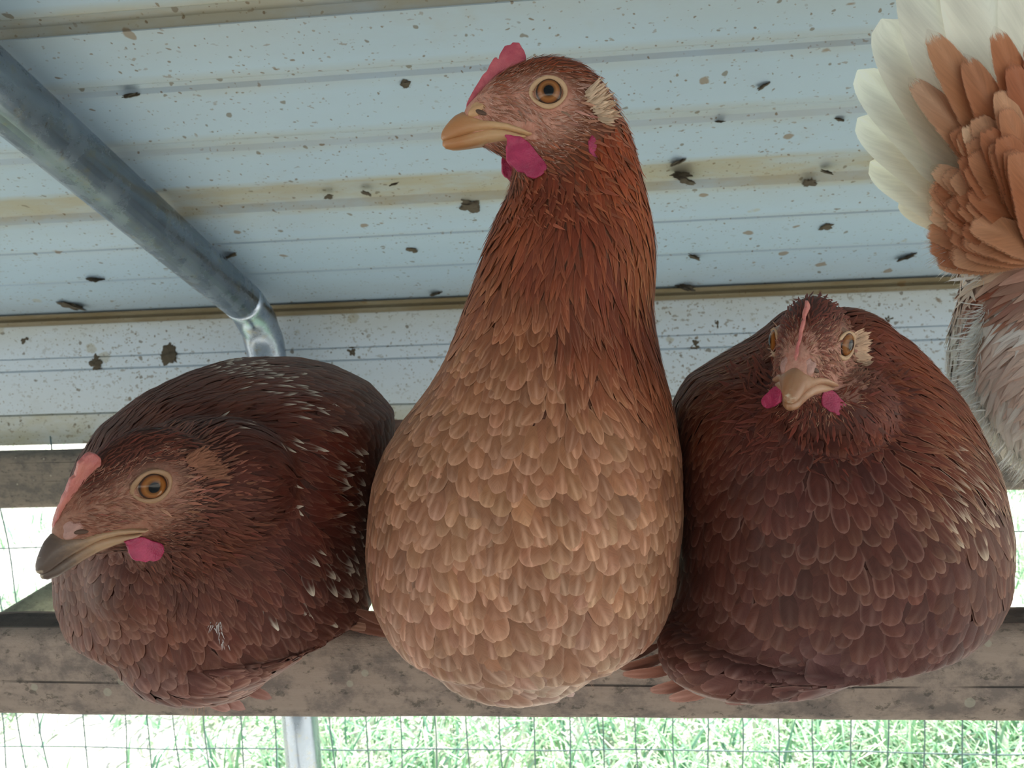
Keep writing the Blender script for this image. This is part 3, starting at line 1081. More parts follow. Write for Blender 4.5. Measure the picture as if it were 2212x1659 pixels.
def plumage(root, me, M, tab, depth, scale_px, dens=0.40, n_try=60000, head_col=None, tipfn=None, skip=None, jitter=0.12, seed=1, colfn=None, names=('body_plumage', 'neck_hackle'), toneg=0.80, big=1.0, mat=None):
    """tab rows: x, y, angle, length, width, pointedness, R,G,B, tipR,tipG,tipB, edge, shaft, fray, lift (px)"""
    T = []
    for r in tab:
        a = R(r[2])
        T.append([r[0], r[1], math.cos(a), math.sin(a), r[3], r[4], r[5], *lin(r[6:9]), *lin(r[9:12]), *r[12:16]])
    S = Sampler(me)
    p, nrm = S.draw(n_try)
    Mi = np.array(M.inverted())
    hp = p @ Mi[:3, :3].T + Mi[:3, 3]
    # inside the face: handled by head_feathers
    ishead = (hp[:, 0] > -175) & (hp[:, 2] > -150 + np.clip(-hp[:, 0] - 40, 0, 200) * 0.9) & (np.abs(hp[:, 1]) < 105) & (np.linalg.norm(hp - np.array([-10, 0, -40]), axis=1) < 190)
    ishead |= (hp[:, 0] > 40) & (np.linalg.norm(hp - np.array([60, 0, -40]), axis=1) < 160)
    p, nrm = p[~ishead], nrm[~ishead]
    px, py = project(p)
    vals = idw(px, py, T)
    s = scale_px
    soft = 1 + (big - 1) * np.clip(1 - 1.6 * vals[:, 4], 0, 1)
    L = vals[:, 2] * s * soft; W_ = vals[:, 3] * s * soft
    k = thin(p, dens * np.sqrt(L * W_))
    p, nrm, px, py, vals, L, W_ = (a[k] for a in (p, nrm, px, py, vals, L, W_))
    N = len(p)
    # flow direction in the picture plane, laid onto the surface
    g = vals[:, 0:1] * np.array(r0) - vals[:, 1:2] * np.array(u0) + np.array([0, 0.25, 0])
    back = nrm[:, 1] > 0.3
    g = g / (np.linalg.norm(g, axis=1)[:, None] + 1e-9)
    lowf = np.array([noise.noise_vector(Vector(q) * 38.0) for q in p]); midf = np.array([noise.noise(Vector(q) * 75.0) for q in p])
    g = g + rng.normal(0, jitter, (N, 3)) + lowf * 0.42
    g -= nrm * np.sum(g * nrm, 1)[:, None]
    g /= np.linalg.norm(g, axis=1)[:, None] + 1e-9
    L = L * rng.uniform(0.85, 1.2, N); W_ = W_ * rng.uniform(0.85, 1.15, N)
    tone = (lambda c: toneg * np.clip(c, 0, 1) ** 1.12 * np.tile((1.0, 0.985, 0.92), 2)) if toneg else (lambda c: c)
    vals[:, 5:11] = tone(vals[:, 5:11])
    shade = rng.normal(1, 0.085, (N, 1)) * (1 + 0.22 * midf[:, None])
    hue = 1 + rng.normal(0, 0.02, (N, 3))
    c1 = np.clip(vals[:, 5:8] * shade * hue, 0, 1); c2 = np.clip(vals[:, 8:11] * shade * hue, 0, 1)
    if tipfn is not None: c1, c2 = tipfn(px, py, c1, c2)
    pt = np.clip(vals[:, 4], 0, 1)
    edge = vals[:, 11] * rng.uniform(0.4, 1.3, N); shaft = vals[:, 12] * rng.uniform(0.1, 1.5, N); fray = vals[:, 13]; lift = vals[:, 14] * s * 0.55 * rng.uniform(0.5, 1.7, N)
    lanc = pt > 0.5
    for nm, mk, nv, nu in ((names[0], ~lanc, 8, 6), (names[1], lanc, 7, 2)):
        if mk.sum() == 0: continue
        feathers(nm, root, S.bvh, p[mk], nrm[mk], g[mk], L[mk], W_[mk], pt[mk], c1[mk], c2[mk], edge[mk], shaft[mk], fray[mk], lift[mk], nv, nu, mat=mat)
    return S


def head_feathers(root, S, M, c_top, c_cheek, c_face, size, n_try=26000, bare=1.0, flow_down=0.25, len_k=1.0):
    p, nrm = S.draw(n_try * 6)
    Mi = np.array(M.inverted()); M3 = np.array(M)[:3, :3]
    hp = p @ Mi[:3, :3].T + Mi[:3, 3]
    pq, nq, hq = p, nrm, hp
    dq = np.hypot(hp[:, 0], hp[:, 2]) + 100.0 * (np.abs(hp[:, 1]) < 20)
    f, y, u = hp.T
    m = (np.linalg.norm(hp - np.array([-20, 0, -50]), axis=1) < 232) & (f > -190)
    de = np.hypot(f * 0.95, u)                      # distance from the eye, sideways view
    m &= ~((de < 43) & (np.abs(y) > 40))
    m &= ~((f > 118) & (u > -72)) & ~(f > 158)
    m &= ~((f > 30) & (u < -55) & (u > -92) & (f < 170))
    top = np.clip((u - 15 + 0.25 * np.clip(f - 40, 0, 200)) / 30, 0, 1)
    # bare skin around the eye and in front of it
    bareness = np.clip(1.25 - np.maximum((de - 40) / 42, 0), 0, 1) * (1 - top) + np.clip((f - 70) / 60, 0, 1) * 0.6 * (1 - top) * (u > -100)
    m &= rng.random(len(f)) > np.clip(bareness * bare, 0, 0.80)
    p, nrm, hp, top = p[m], nrm[m], hp[m], top[m]
    f, y, u = hp.T
    k_ = U * size
    L = (16 + 16 * np.clip((60 - f) / 160, 0, 1) + 12 * np.clip((-u - 90) / 70, 0, 1)) * k_ * len_k
    L *= rng.uniform(0.7, 1.3, len(L))
    W_ = L * rng.uniform(0.14, 0.24, len(L))
    kk = thin(p, 0.75 * np.sqrt(L * W_))
    p, nrm, hp, top, L, W_ = (a[kk] for a in (p, nrm, hp, top, L, W_))
    f, y, u = hp.T
    N = len(p)
    d = np.stack([-np.ones(N), 0.1 * np.sign(y), -flow_down - 0.5 * np.clip((-u - 60) / 80, 0, 1) + 0.15 * top], 1)
    # sweep around the eye
    de = np.hypot(f, u)
    swirl = np.exp(-((de - 50) / 28) ** 2)[:, None]
    d[:, 2] += (np.sign(u) * np.exp(-((de - 50) / 30) ** 2) * (f > 0) * 0.8)
    d += rng.normal(0, 0.18, (N, 3))
    g = d @ M3.T
    g -= nrm * np.sum(g * nrm, 1)[:, None]; g /= np.linalg.norm(g, axis=1)[:, None] + 1e-9
    low = np.clip((-u - 60) / 60, 0, 1) * (1 - top)
    ct, cc, cf = lin(c_top), lin(c_cheek), lin(c_face)
    near = (np.clip(1.4 - np.maximum((de - 36) / 45, 0), 0, 1) * (1 - top))[:, None]
    c = ct * top[:, None] + cc * (1 - top[:, None])
    c = c * (1 - 0.75 * low[:, None]) + ct * 0.85 * 0.75 * low[:, None]
    c = c * (1 - near * 0.6) + cf * near * 0.6
    c = c * rng.normal(1, 0.18, (N, 1)) * (1 + rng.normal(0, 0.05, (N, 3)))
    c = np.clip(c, 0, 1)
    c = 0.85 * c
    tip = np.clip(c * 1.3, 0, 1)
    feathers('face_feathers', root, S.bvh, p, nrm, g, L, W_, np.full(N, 0.9), c, tip, np.full(N, 0.25), np.zeros(N), np.full(N, 0.35), L * rng.uniform(0.10, 0.32, N), 3, 2, base_h=0.00015)
    # short pale fuzz on the bare skin
    m = (np.linalg.norm(hq - np.array([35, 0, -20]), axis=1) < 150) & (dq > 40) & (hq[:, 0] < 150) & ((hq[:, 2] < -92) | (hq[:, 2] > -52) | (hq[:, 0] < 34)) & (hq[:, 2] < 60)
    ii = np.where(m)[0][:3200]
    p, nrm, hp = pq[ii], nq[ii], hq[ii]
    n = len(ii)
    d = np.stack([-np.ones(n), 0 * hp[:, 0], -0.25 + 0.5 * np.sign(hp[:, 2]) * (hp[:, 0] > 0)], 1) + rng.normal(0, 0.25, (n, 3))
    g = d @ M3.T
    g -= nrm * np.sum(g * nrm, 1)[:, None]; g /= np.linalg.norm(g, axis=1)[:, None] + 1e-9
    L = rng.uniform(8, 16, n) * k_
    pick = rng.random(n)[:, None]
    c = np.where(pick < 0.55, cc * 0.9, cf * 0.9) * rng.normal(1, 0.15, (n, 1))
    feathers('face_fuzz', root, S.bvh, p, nrm, g, L, L * 0.13, np.full(n, 1.0), np.clip(c, 0, 1), np.clip(c * 1.2, 0, 1), np.zeros(n), np.zeros(n), np.full(n, 0.2), L * 0.15, 2, 1, base_h=0.0001)


def ear_tuft(root, S, M, side, c, size, n=170, centre=(-100, -18), L0=34):
    """the stiff little feathers covering the ear"""
    M3 = np.array(M)[:3, :3]; Mn = np.array(M)
    a = rng.uniform(0, 1, n)
    ff = centre[0] + 22 - 30 * a + rng.normal(0, 5, n); uu = centre[1] + 18 - 50 * a + rng.normal(0, 6, n)
    hp = np.stack([ff, np.full(n, side * 95.0), uu], 1)
    p0 = hp @ M3.T + Mn[:3, 3]
    loc, nrm = nearest(S.bvh, p0)
    d = np.stack([-np.ones(n), np.full(n, side * 0.5), 0.55 - 0.9 * a], 1) + rng.normal(0, 0.15, (n, 3))
    g = d @ M3.T
    g /= np.linalg.norm(g, axis=1)[:, None]
    L = rng.uniform(0.6, 1.2, n) * L0 * U * size
    c = lin(c) * rng.normal(1, 0.12, (n, 1))
    feathers('ear_tuft', root, S.bvh, loc, nrm, g, L, L * 0.2, np.full(n, 0.6), np.clip(c, 0, 1), np.clip(c * 1.25, 0, 1), np.full(n, 0.2), np.zeros(n), np.full(n, 0.5), L * 0.35, 4, 2, free=np.full(n, 0.8))


def paint_body(me, M, under, face):
    """skin colour: bare face, darker down under the feathers"""
    co = np.empty(len(me.vertices) * 3, np.float32); me.vertices.foreach_get('co', co); co = co.reshape(-1, 3)
    Mi = np.array(M.inverted()); hp = co @ Mi[:3, :3].T + Mi[:3, 3]
    f, y, u = hp.T
    de = np.hypot(f, u)
    m = np.clip((115 - np.hypot(f - 35, (u + 25) * 1.1)) / 45, 0, 1) * np.clip((40 + 12 - u) / 30, 0, 1)
    m = np.maximum(m, np.clip((f - 95) / 30, 0, 1) * (np.abs(hp[:, 1]) < 90) * (np.linalg.norm(hp, axis=1) < 260))
    a, b = lin(under), lin(face)
    c = a * (1 - m[:, None]) + b * m[:, None]
    set_attr(me, 'skin', np.column_stack([c, np.ones(len(c))]), 'FLOAT_COLOR')
    me.materials.append(m_skin)


def single_feather(name, parent, a, b, width, bulge, nrm, c1, c2, edge=0.3, shaft=0.5, fray=0.5, pt=0.0, mat=None, nv=22, nu=8, cup=0.07, side_bend=0.0, notch=0):
    """one large feather from quill a to tip b"""
    a, b, nrm = Vector(a), Vector(b), Vector(nrm).normalized()
    d = b - a; L = d.length; d.normalize()
    nrm = (nrm - d * nrm.dot(d)).normalized(); side = nrm.cross(d)
    vv = np.linspace(0, 1, nv + 1); uu = np.linspace(-1, 1, nu + 1)
    V = []; UV = []
    r_ = random.random()
    for v in vv:
        wv = max(0.03, float(width_profile(np.array(v), pt))) * width / 2
        for u in uu:
            q = a + d * (L * v) + nrm * (bulge * math.sin(math.pi * v) + cup * wv * (1 - u * u)) + side * (wv * u + side_bend * L * v * v)
            if notch: q += side * 0.0
            V.append(q); UV.append((u, v, r_))
    n1 = nu + 1
    f = [(i * n1 + j, i * n1 + j + 1, (i + 1) * n1 + j + 1, (i + 1) * n1 + j) for i in range(nv) for j in range(nu)]
    me = mesh_np(name, np.array(V), f)
    set_attr(me, 'fuv', UV, 'FLOAT_VECTOR')
    n = len(V)
    set_attr(me, 'fcol', np.tile([*lin(c1), 1], (n, 1)), 'FLOAT_COLOR')
    set_attr(me, 'ftip', np.tile([*lin(c2), 1], (n, 1)), 'FLOAT_COLOR')
    set_attr(me, 'fpar', np.tile([edge, shaft, fray], (n, 1)), 'FLOAT_VECTOR')
    return link(name, me, mat or m_feather, parent)


def wisps(name, parent, S, rows, count, L, c, s, lift=0.3, widthk=0.05, mat=None, spread=16):
    """loose downy strands: rows of (px0,py0,px1,py1, angle, depth)"""
    P0 = []; G = []
    for (xa, ya, xb, yb, ang, Y) in rows:
        for _ in range(count):
            k = random.random()
            q = P(xa + (xb - xa) * k + random.gauss(0, 4), ya + (yb - ya) * k + random.gauss(0, 4), Y)
            a = R(ang + random.gauss(0, spread))
            P0.append(q); G.append(r0 * math.cos(a) - u0 * math.sin(a) + Vector((0, random.gauss(0, 0.35), 0)))
    P0 = np.array(P0); G = np.array(G); G /= np.linalg.norm(G, axis=1)[:, None]
    loc, nrm = nearest(S.bvh, P0)
    n = len(P0)
    Ls = rng.uniform(0.5, 1.3, n) * L * s
    cc = np.clip(lin(c) * rng.normal(1, 0.12, (n, 1)), 0, 1)
    feathers(name, parent, S.bvh, loc, nrm, G, Ls, Ls * widthk, np.full(n, 1.0), cc, np.clip(cc * 1.2, 0, 1), np.zeros(n), np.zeros(n), np.full(n, 0.2), Ls * lift, 5, 1, mat=mat, free=np.full(n, 1.0))


def tail_fan(root, base, direction, up, n, L, Wd, c1, c2):
    d = Vector(direction).normalized(); u = Vector(up).normalized(); s = d.cross(u)
    for i in range(n):
        a = (i - (n - 1) / 2) * 0.16
        q = (d + s * a + u * (0.15 - abs(a) * 0.5)).normalized()
        single_feather('tail_feather', root, base + s * a * 0.02, base + q * L, Wd, 0.004, u + s * a * 1.2, c1, c2, nv=10, nu=4)


def dirc(x, y, toward):
    return cr * x + cu * y - fwd * toward


def orbit(M, s):
    b = ellw(Vector((2, s * 50, -2)), (47, 21.5, 42))
    bmesh.ops.transform(b, matrix=M, verts=b.verts)
    return b


def body_mesh(parts, M, under, face, voxel=0.0016, it=9):
    me = remesh(parts + [head_bm(M), orbit(M, 1), orbit(M, -1)], voxel, it, 'body', 0.6)
    paint_body(me, M, under, face)
    return me


# ---------------------------------------------------------------- middle hen: upright, looking left
hen2 = empty('hen', P(1140, 1372, 0.385))
tag(hen2, 'buff-breasted hen sitting upright with her neck stretched tall, head turned in profile', 'hen', 'hens roosting in the coop')
hen2_w = bpy.data.objects.new('tmp', None)
M2 = head_matrix(P(1189, 199, 0.325), dirc(-1, 0.0, 0.10), dirc(0, 1, 0.05), 0.985, 1)
rows = [(225, 1215, 1330, .345, .012), (270, 1185, 1352, .347, .017), (320, 1130, 1368, .347, .021), (370, 1108, 1380, .348, .025), (420, 1098, 1392, .350, .028), (480, 1075, 1404, .352, .032), (540, 1052, 1412, .354, .036),
        (600, 1034, 1412, .356, .039), (660, 1012, 1405, .358, .043), (720, 992, 1412, .360, .047), (780, 968, 1424, .360, .053), (840, 932, 1440, .362, .060), (900, 886, 1452, .364, .066),
        (960, 846, 1462, .366, .072), (1020, 824, 1466, .367, .076), (1100, 814, 1467, .367, .079), (1180, 813, 1458, .366, .080), (1240, 820, 1452, .362, .076), (1300, 842, 1436, .356, .070), (1345, 872, 1396, .347, .060),
        (1385, 915, 1340, .332, .041), (1420, 955, 1285, .331, .038), (1452, 1000, 1245, .328, .028), (1474, 1070, 1215, .326, .014)]
parts = [stack(rows), ell(1150, 1150, 0.45, 250, 190, 0.095)]
me2 = body_mesh(parts, M2, (112, 66, 44), (196, 142, 122))
b2 = link('body', me2, None, hen2)
RU, RT = (168, 92, 52), (186, 112, 70)
tab2 = [
    (1360, 250, 72, 60, 12, 1, 158, 78, 40, 176, 96, 56, .15, .1, .5, 7),
    (1390, 400, 82, 85, 13, 1, 160, 82, 44, 186, 112, 66, .25, .2, .5, 9),
    (1300, 330, 88, 55, 11, 1, 138, 64, 34, 160, 84, 48, .1, .1, .5, 8),
    (1180, 400, 95, 50, 11, 1, 120, 54, 30, 140, 70, 40, .1, .1, .5, 9),
    (1105, 400, 100, 45, 11, 1, 142, 76, 44, 168, 98, 62, .1, .1, .5, 9),
    (1250, 470, 90, 75, 13, 1, 124, 56, 30, 146, 72, 42, .12, .15, .5, 8),
    (1080, 490, 118, 75, 14, 1, 138, 72, 40, 160, 92, 56, .15, .1, .5, 14),
    (1160, 560, 98, 75, 16, .9, 120, 60, 36, 142, 78, 50, .15, .2, .5, 8),
    (1400, 540, 88, 120, 13, 1, 158, 88, 50, 200, 140, 100, .6, .2, .4, 9),
    (1300, 580, 86, 105, 14, 1, 126, 58, 32, 152, 80, 50, .3, .35, .5, 7),
    (1060, 600, 108, 70, 22, .6, 138, 80, 50, 164, 106, 74, .3, .3, .4, 7),
    (1160, 680, 96, 58, 26, .4, 138, 84, 56, 164, 108, 78, .35, .4, .4, 6),
    (1250, 700, 84, 90, 18, .8, 124, 62, 38, 150, 86, 58, .3, .45, .4, 6),
    (1360, 700, 80, 125, 15, 1, 132, 62, 34, 164, 92, 60, .5, .4, .4, 7),
    (1390, 820, 76, 110, 16, .9, 138, 74, 44, 168, 104, 72, .4, .4, .4, 6),
    (1290, 800, 80, 80, 24, .6, 140, 84, 56, 170, 116, 86, .3, .5, .4, 5),
    (1020, 760, 108, 55, 30, .15, 150, 98, 70, 178, 126, 96, .4, .45, .35, 5),
    (1150, 800, 92, 54, 32, .1, 154, 104, 76, 180, 130, 102, .4, .45, .35, 5),
    (950, 900, 122, 56, 34, .1, 160, 110, 80, 188, 138, 110, .35, .5, .35, 5),
    (1100, 920, 95, 56, 34, .05, 162, 114, 86, 188, 140, 114, .4, .5, .35, 5),
    (1300, 930, 78, 58, 34, .05, 160, 110, 82, 186, 136, 108, .4, .5, .35, 5),
    (1430, 960, 68, 58, 34, .05, 146, 96, 68, 174, 124, 96, .3, .4, .35, 4),
    (860, 1030, 108, 58, 36, .05, 158, 108, 80, 186, 136, 110, .35, .5, .3, 4),
    (1000, 1080, 95, 60, 38, 0, 166, 118, 90, 190, 144, 118, .4, .6, .3, 5),
    (1160, 1080, 92, 60, 38, 0, 164, 112, 84, 190, 142, 114, .4, .6, .3, 6),
    (1320, 1080, 84, 60, 38, 0, 168, 120, 92, 192, 146, 120, .4, .6, .3, 5),
    (840, 1200, 98, 62, 38, 0, 156, 108, 84, 182, 134, 112, .35, .5, .3, 4),
    (1000, 1230, 90, 62, 40, 0, 168, 118, 90, 192, 146, 120, .4, .7, .3, 5),
    (1170, 1230, 92, 66, 42, 0, 166, 116, 90, 192, 146, 122, .45, .6, .3, 8),
    (1330, 1230, 92, 62, 40, 0, 168, 118, 90, 194, 150, 124, .4, .7, .3, 5),
    (1440, 1200, 95, 60, 38, 0, 160, 112, 86, 190, 144, 118, .4, .5, .3, 4),
    (900, 1330, 78, 60, 40, 0, 164, 116, 92, 190, 146, 124, .4, .6, .3, 5),
    (1050, 1360, 84, 60, 42, 0, 168, 120, 96, 194, 150, 126, .45, .6, .3, 6),
    (1200, 1360, 104, 66, 42, 0, 168, 120, 98, 196, 154, 132, .45, .6, .3, 7),
    (1370, 1340, 118, 60, 40, 0, 166, 118, 96, 192, 150, 128, .4, .5, .3, 5),
    (1020, 1450, 52, 58, 40, 0, 172, 130, 112, 198, 162, 144, .4, .5, .3, 6),
    (1150, 1480, 30, 60, 36, .1, 178, 144, 130, 206, 180, 168, .4, .5, .4, 8),
    (1250, 1420, 60, 60, 40, .1, 172, 132, 112, 200, 164, 144, .4, .5, .4, 7)]
S2 = plumage(hen2, me2, M2, tab2, 0.36, 0.33 / F, dens=0.36, n_try=60000, names=('breast_plumage', 'neck_hackle'), toneg=0.98, big=1.22)
head_feathers(hen2, S2, M2, (150, 70, 36), (164, 104, 78), (206, 164, 146), 0.985)
ear_tuft(hen2, S2, M2, 1, (206, 176, 148), 0.985)
build_head(M2, hen2, m_beak_a, m_comb, m_lid, lobes=True)
tail_fan(hen2, P(1150, 1080, 0.53), (0, 1, 0.35), (0, -0.3, 1), 7, 0.10, 0.032, (140, 84, 54), (190, 160, 130))

# ---------------------------------------------------------------- left hen: crouching, head lowered to the left
hen1 = empty('hen', P(480, 1372, 0.39))
tag(hen1, 'dark chestnut hen crouching low with lowered head, beak overhanging the perch end', 'hen', 'hens roosting in the coop')
M1 = head_matrix(P(334, 1047, 0.275), dirc(-0.60, -0.36, 0.71), dirc(-0.05, 1, 0.18), 0.97, 1)
rows = [(778, 500, 640, .430, .018), (800, 430, 710, .420, .045), (840, 350, 785, .410, .062), (900, 275, 836, .402, .074), (960, 240, 838, .399, .081), (1050, 212, 826, .394, .085), (1150, 200, 814, .390, .084), (1230, 200, 808, .385, .080),
        (1290, 210, 800, .374, .072), (1330, 232, 790, .363, .060), (1370, 262, 715, .337, .037), (1410, 292, 650, .334, .037), (1442, 325, 600, .336, .033), (1470, 370, 570, .332, .022), (1490, 430, 540, .330, .010)]
parts = [stack(rows), ell(430, 1080, 0.335, 190, 190, 0.040), ell(640, 1060, 0.47, 190, 230, 0.10), ell(350, 1230, 0.335, 150, 130, 0.035), ell(480, 1045, 0.326, 165, 150, 0.032)]
me1 = body_mesh(parts, M1, (74, 40, 30), (158, 112, 92))
b1 = link('body', me1, None, hen1)
tab1 = [
    (300, 900, 300, 50, 13, 1, 104, 56, 38, 124, 74, 52, .1, .1, .5, 5),
    (400, 920, 330, 60, 13, 1, 100, 50, 34, 118, 62, 42, .1, .1, .5, 5),
    (240, 960, 290, 45, 13, 1, 96, 52, 36, 116, 70, 50, .1, .1, .5, 5),
    (480, 830, 318, 70, 18, 1, 116, 60, 38, 132, 76, 52, .1, .1, .5, 5),
    (600, 860, 348, 85, 18, 1, 116, 54, 36, 138, 78, 56, .15, .2, .5, 5),
    (520, 960, 350, 70, 14, 1, 96, 46, 32, 112, 58, 42, .1, .1, .5, 5),
    (700, 960, 4, 90, 18, 1, 112, 50, 34, 140, 82, 62, .2, .2, .5, 6),
    (560, 1060, 8, 75, 14, 1, 100, 46, 32, 116, 60, 44, .1, .1, .5, 5),
    (700, 1080, 18, 90, 18, 1, 106, 46, 32, 140, 84, 64, .2, .2, .5, 6),
    (760, 1180, 40, 80, 24, .8, 96, 48, 38, 122, 76, 62, .3, .3, .4, 5),
    (600, 1180, 38, 80, 18, 1, 102, 46, 34, 128, 68, 52, .15, .2, .5, 6),
    (480, 1180, 50, 60, 14, 1, 110, 60, 44, 128, 76, 58, .1, .1, .5, 6),
    (640, 780, 20, 60, 40, .1, 108, 62, 44, 128, 80, 60, .3, .3, .3, 3),
    (760, 840, 32, 64, 42, .1, 108, 62, 44, 128, 80, 60, .3, .3, .3, 3),
    (820, 920, 55, 64, 42, .1, 96, 54, 40, 120, 74, 56, .3, .3, .3, 3),
    (480, 775, 350, 55, 34, .1, 108, 62, 44, 124, 76, 56, .3, .3, .3, 3),
    (830, 1080, 70, 64, 40, .1, 84, 46, 36, 100, 60, 48, .2, .3, .3, 3),
    (780, 1270, 62, 66, 36, .1, 104, 60, 50, 136, 92, 76, .5, .5, .3, 5),
    (640, 1280, 66, 66, 28, .4, 104, 56, 46, 136, 84, 70, .3, .4, .4, 5),
    (520, 1270, 72, 60, 22, .6, 114, 60, 46, 136, 82, 66, .3, .3, .4, 6),
    (400, 1270, 84, 50, 18, .7, 108, 62, 50, 136, 86, 70, .2, .2, .5, 8),
    (280, 1250, 100, 46, 24, .4, 110, 66, 54, 130, 84, 70, .2, .2, .4, 6),
    (215, 1230, 88, 50, 36, .1, 124, 84, 72, 142, 102, 88, .3, .3, .4, 4),
    (240, 1340, 64, 56, 36, .1, 132, 86, 72, 158, 112, 96, .3, .4, .4, 5),
    (360, 1360, 76, 66, 32, .3, 134, 82, 66, 160, 106, 88, .3, .4, .4, 6),
    (480, 1350, 66, 70, 34, .3, 124, 72, 58, 150, 98, 82, .35, .5, .4, 5),
    (600, 1360, 70, 66, 36, .1, 116, 70, 58, 146, 98, 84, .4, .5, .3, 5),
    (340, 1450, 48, 70, 38, .1, 130, 86, 78, 160, 116, 106, .35, .5, .4, 6),
    (460, 1480, 22, 74, 40, .1, 140, 92, 82, 172, 126, 112, .4, .5, .4, 6),
    (560, 1440, 40, 76, 38, .2, 124, 80, 70, 158, 112, 98, .4, .5, .4, 6)]


def tips1(px, py, c1, c2):
    # pale spade-shaped tips along the rim of the cape
    r = np.hypot(px - 400, (py - 1110))
    ang = np.degrees(np.arctan2(py - 1110, px - 400))
    rim = 315 + 0.35 * (ang + 90).clip(0, 100)
    k = np.clip(1 - np.abs(r - rim) / 48, 0, 1) * (ang > -88) * (ang < 28)
    pick = rng.random(len(px)) < (0.6 * k + 0.10 * np.clip(1 - np.abs(r - rim + 70) / 90, 0, 1) * (ang > -80) * (ang < 50))
    c2 = np.where(pick[:, None], lin((214, 196, 176)), c2)
    return c1, c2


S1 = plumage(hen1, me1, M1, tab1, 0.36, 0.32 / F, dens=0.38, n_try=60000, tipfn=tips1, names=('breast_plumage', 'neck_hackle'))
head_feathers(hen1, S1, M1, (104, 50, 34), (140, 84, 64), (170, 124, 104), 0.97)
ear_tuft(hen1, S1, M1, 1, (140, 92, 70), 0.97, n=260, centre=(-104, 4), L0=34)
build_head(M1, hen1, m_beak_b, m_comb_pale, m_lid_dark, cere_mat=m_cere_pink, comb_lean=17, eye_fwd=0.22, comb_scale=0.72, wattle_scale=0.75)
tail_fan(hen1, P(700, 1040, 0.55), (0.35, 1, 0.3), (0, -0.3, 1), 7, 0.10, 0.032, (84, 46, 36), (110, 70, 52))

# ---------------------------------------------------------------- right hen: hunched, facing the camera
hen3 = empty('hen', P(1780, 1372, 0.39))
tag(hen3, 'red-brown hen hunched into a round ball, facing forward with pale thin comb', 'hen', 'hens roosting in the coop')
M3_ = head_matrix(P(1829, 742, 0.318), dirc(-0.53, -0.21, 0.91), dirc(-0.02, 1, 0.2), 0.95, 1)
rows = [(672, 1700, 1850, .385, .015), (700, 1672, 1890, .385, .030), (735, 1630, 1945, .388, .040), (775, 1560, 1985, .390, .048), (820, 1490, 2022, .390, .058), (870, 1460, 2056, .390, .065), (930, 1458, 2080, .388, .072), (1000, 1462, 2106, .386, .079),
        (1100, 1466, 2122, .384, .083), (1200, 1466, 2118, .381, .083), (1260, 1462, 2098, .376, .077), (1310, 1455, 2060, .367, .068), (1355, 1440, 1985, .346, .052), (1395, 1425, 1900, .336, .037), (1430, 1430, 1810, .334, .033), (1458, 1470, 1730, .336, .022), (1474, 1540, 1660, .334, .009)]
parts = [stack(rows), ell(1790, 1120, 0.47, 240, 210, 0.095), ell(1785, 880, 0.340, 130, 100, 0.032), ell(1810, 790, 0.372, 130, 120, 0.030)]
me3 = body_mesh(parts, M3_, (84, 44, 34), (186, 134, 116))
b3 = link('body', me3, None, hen3)
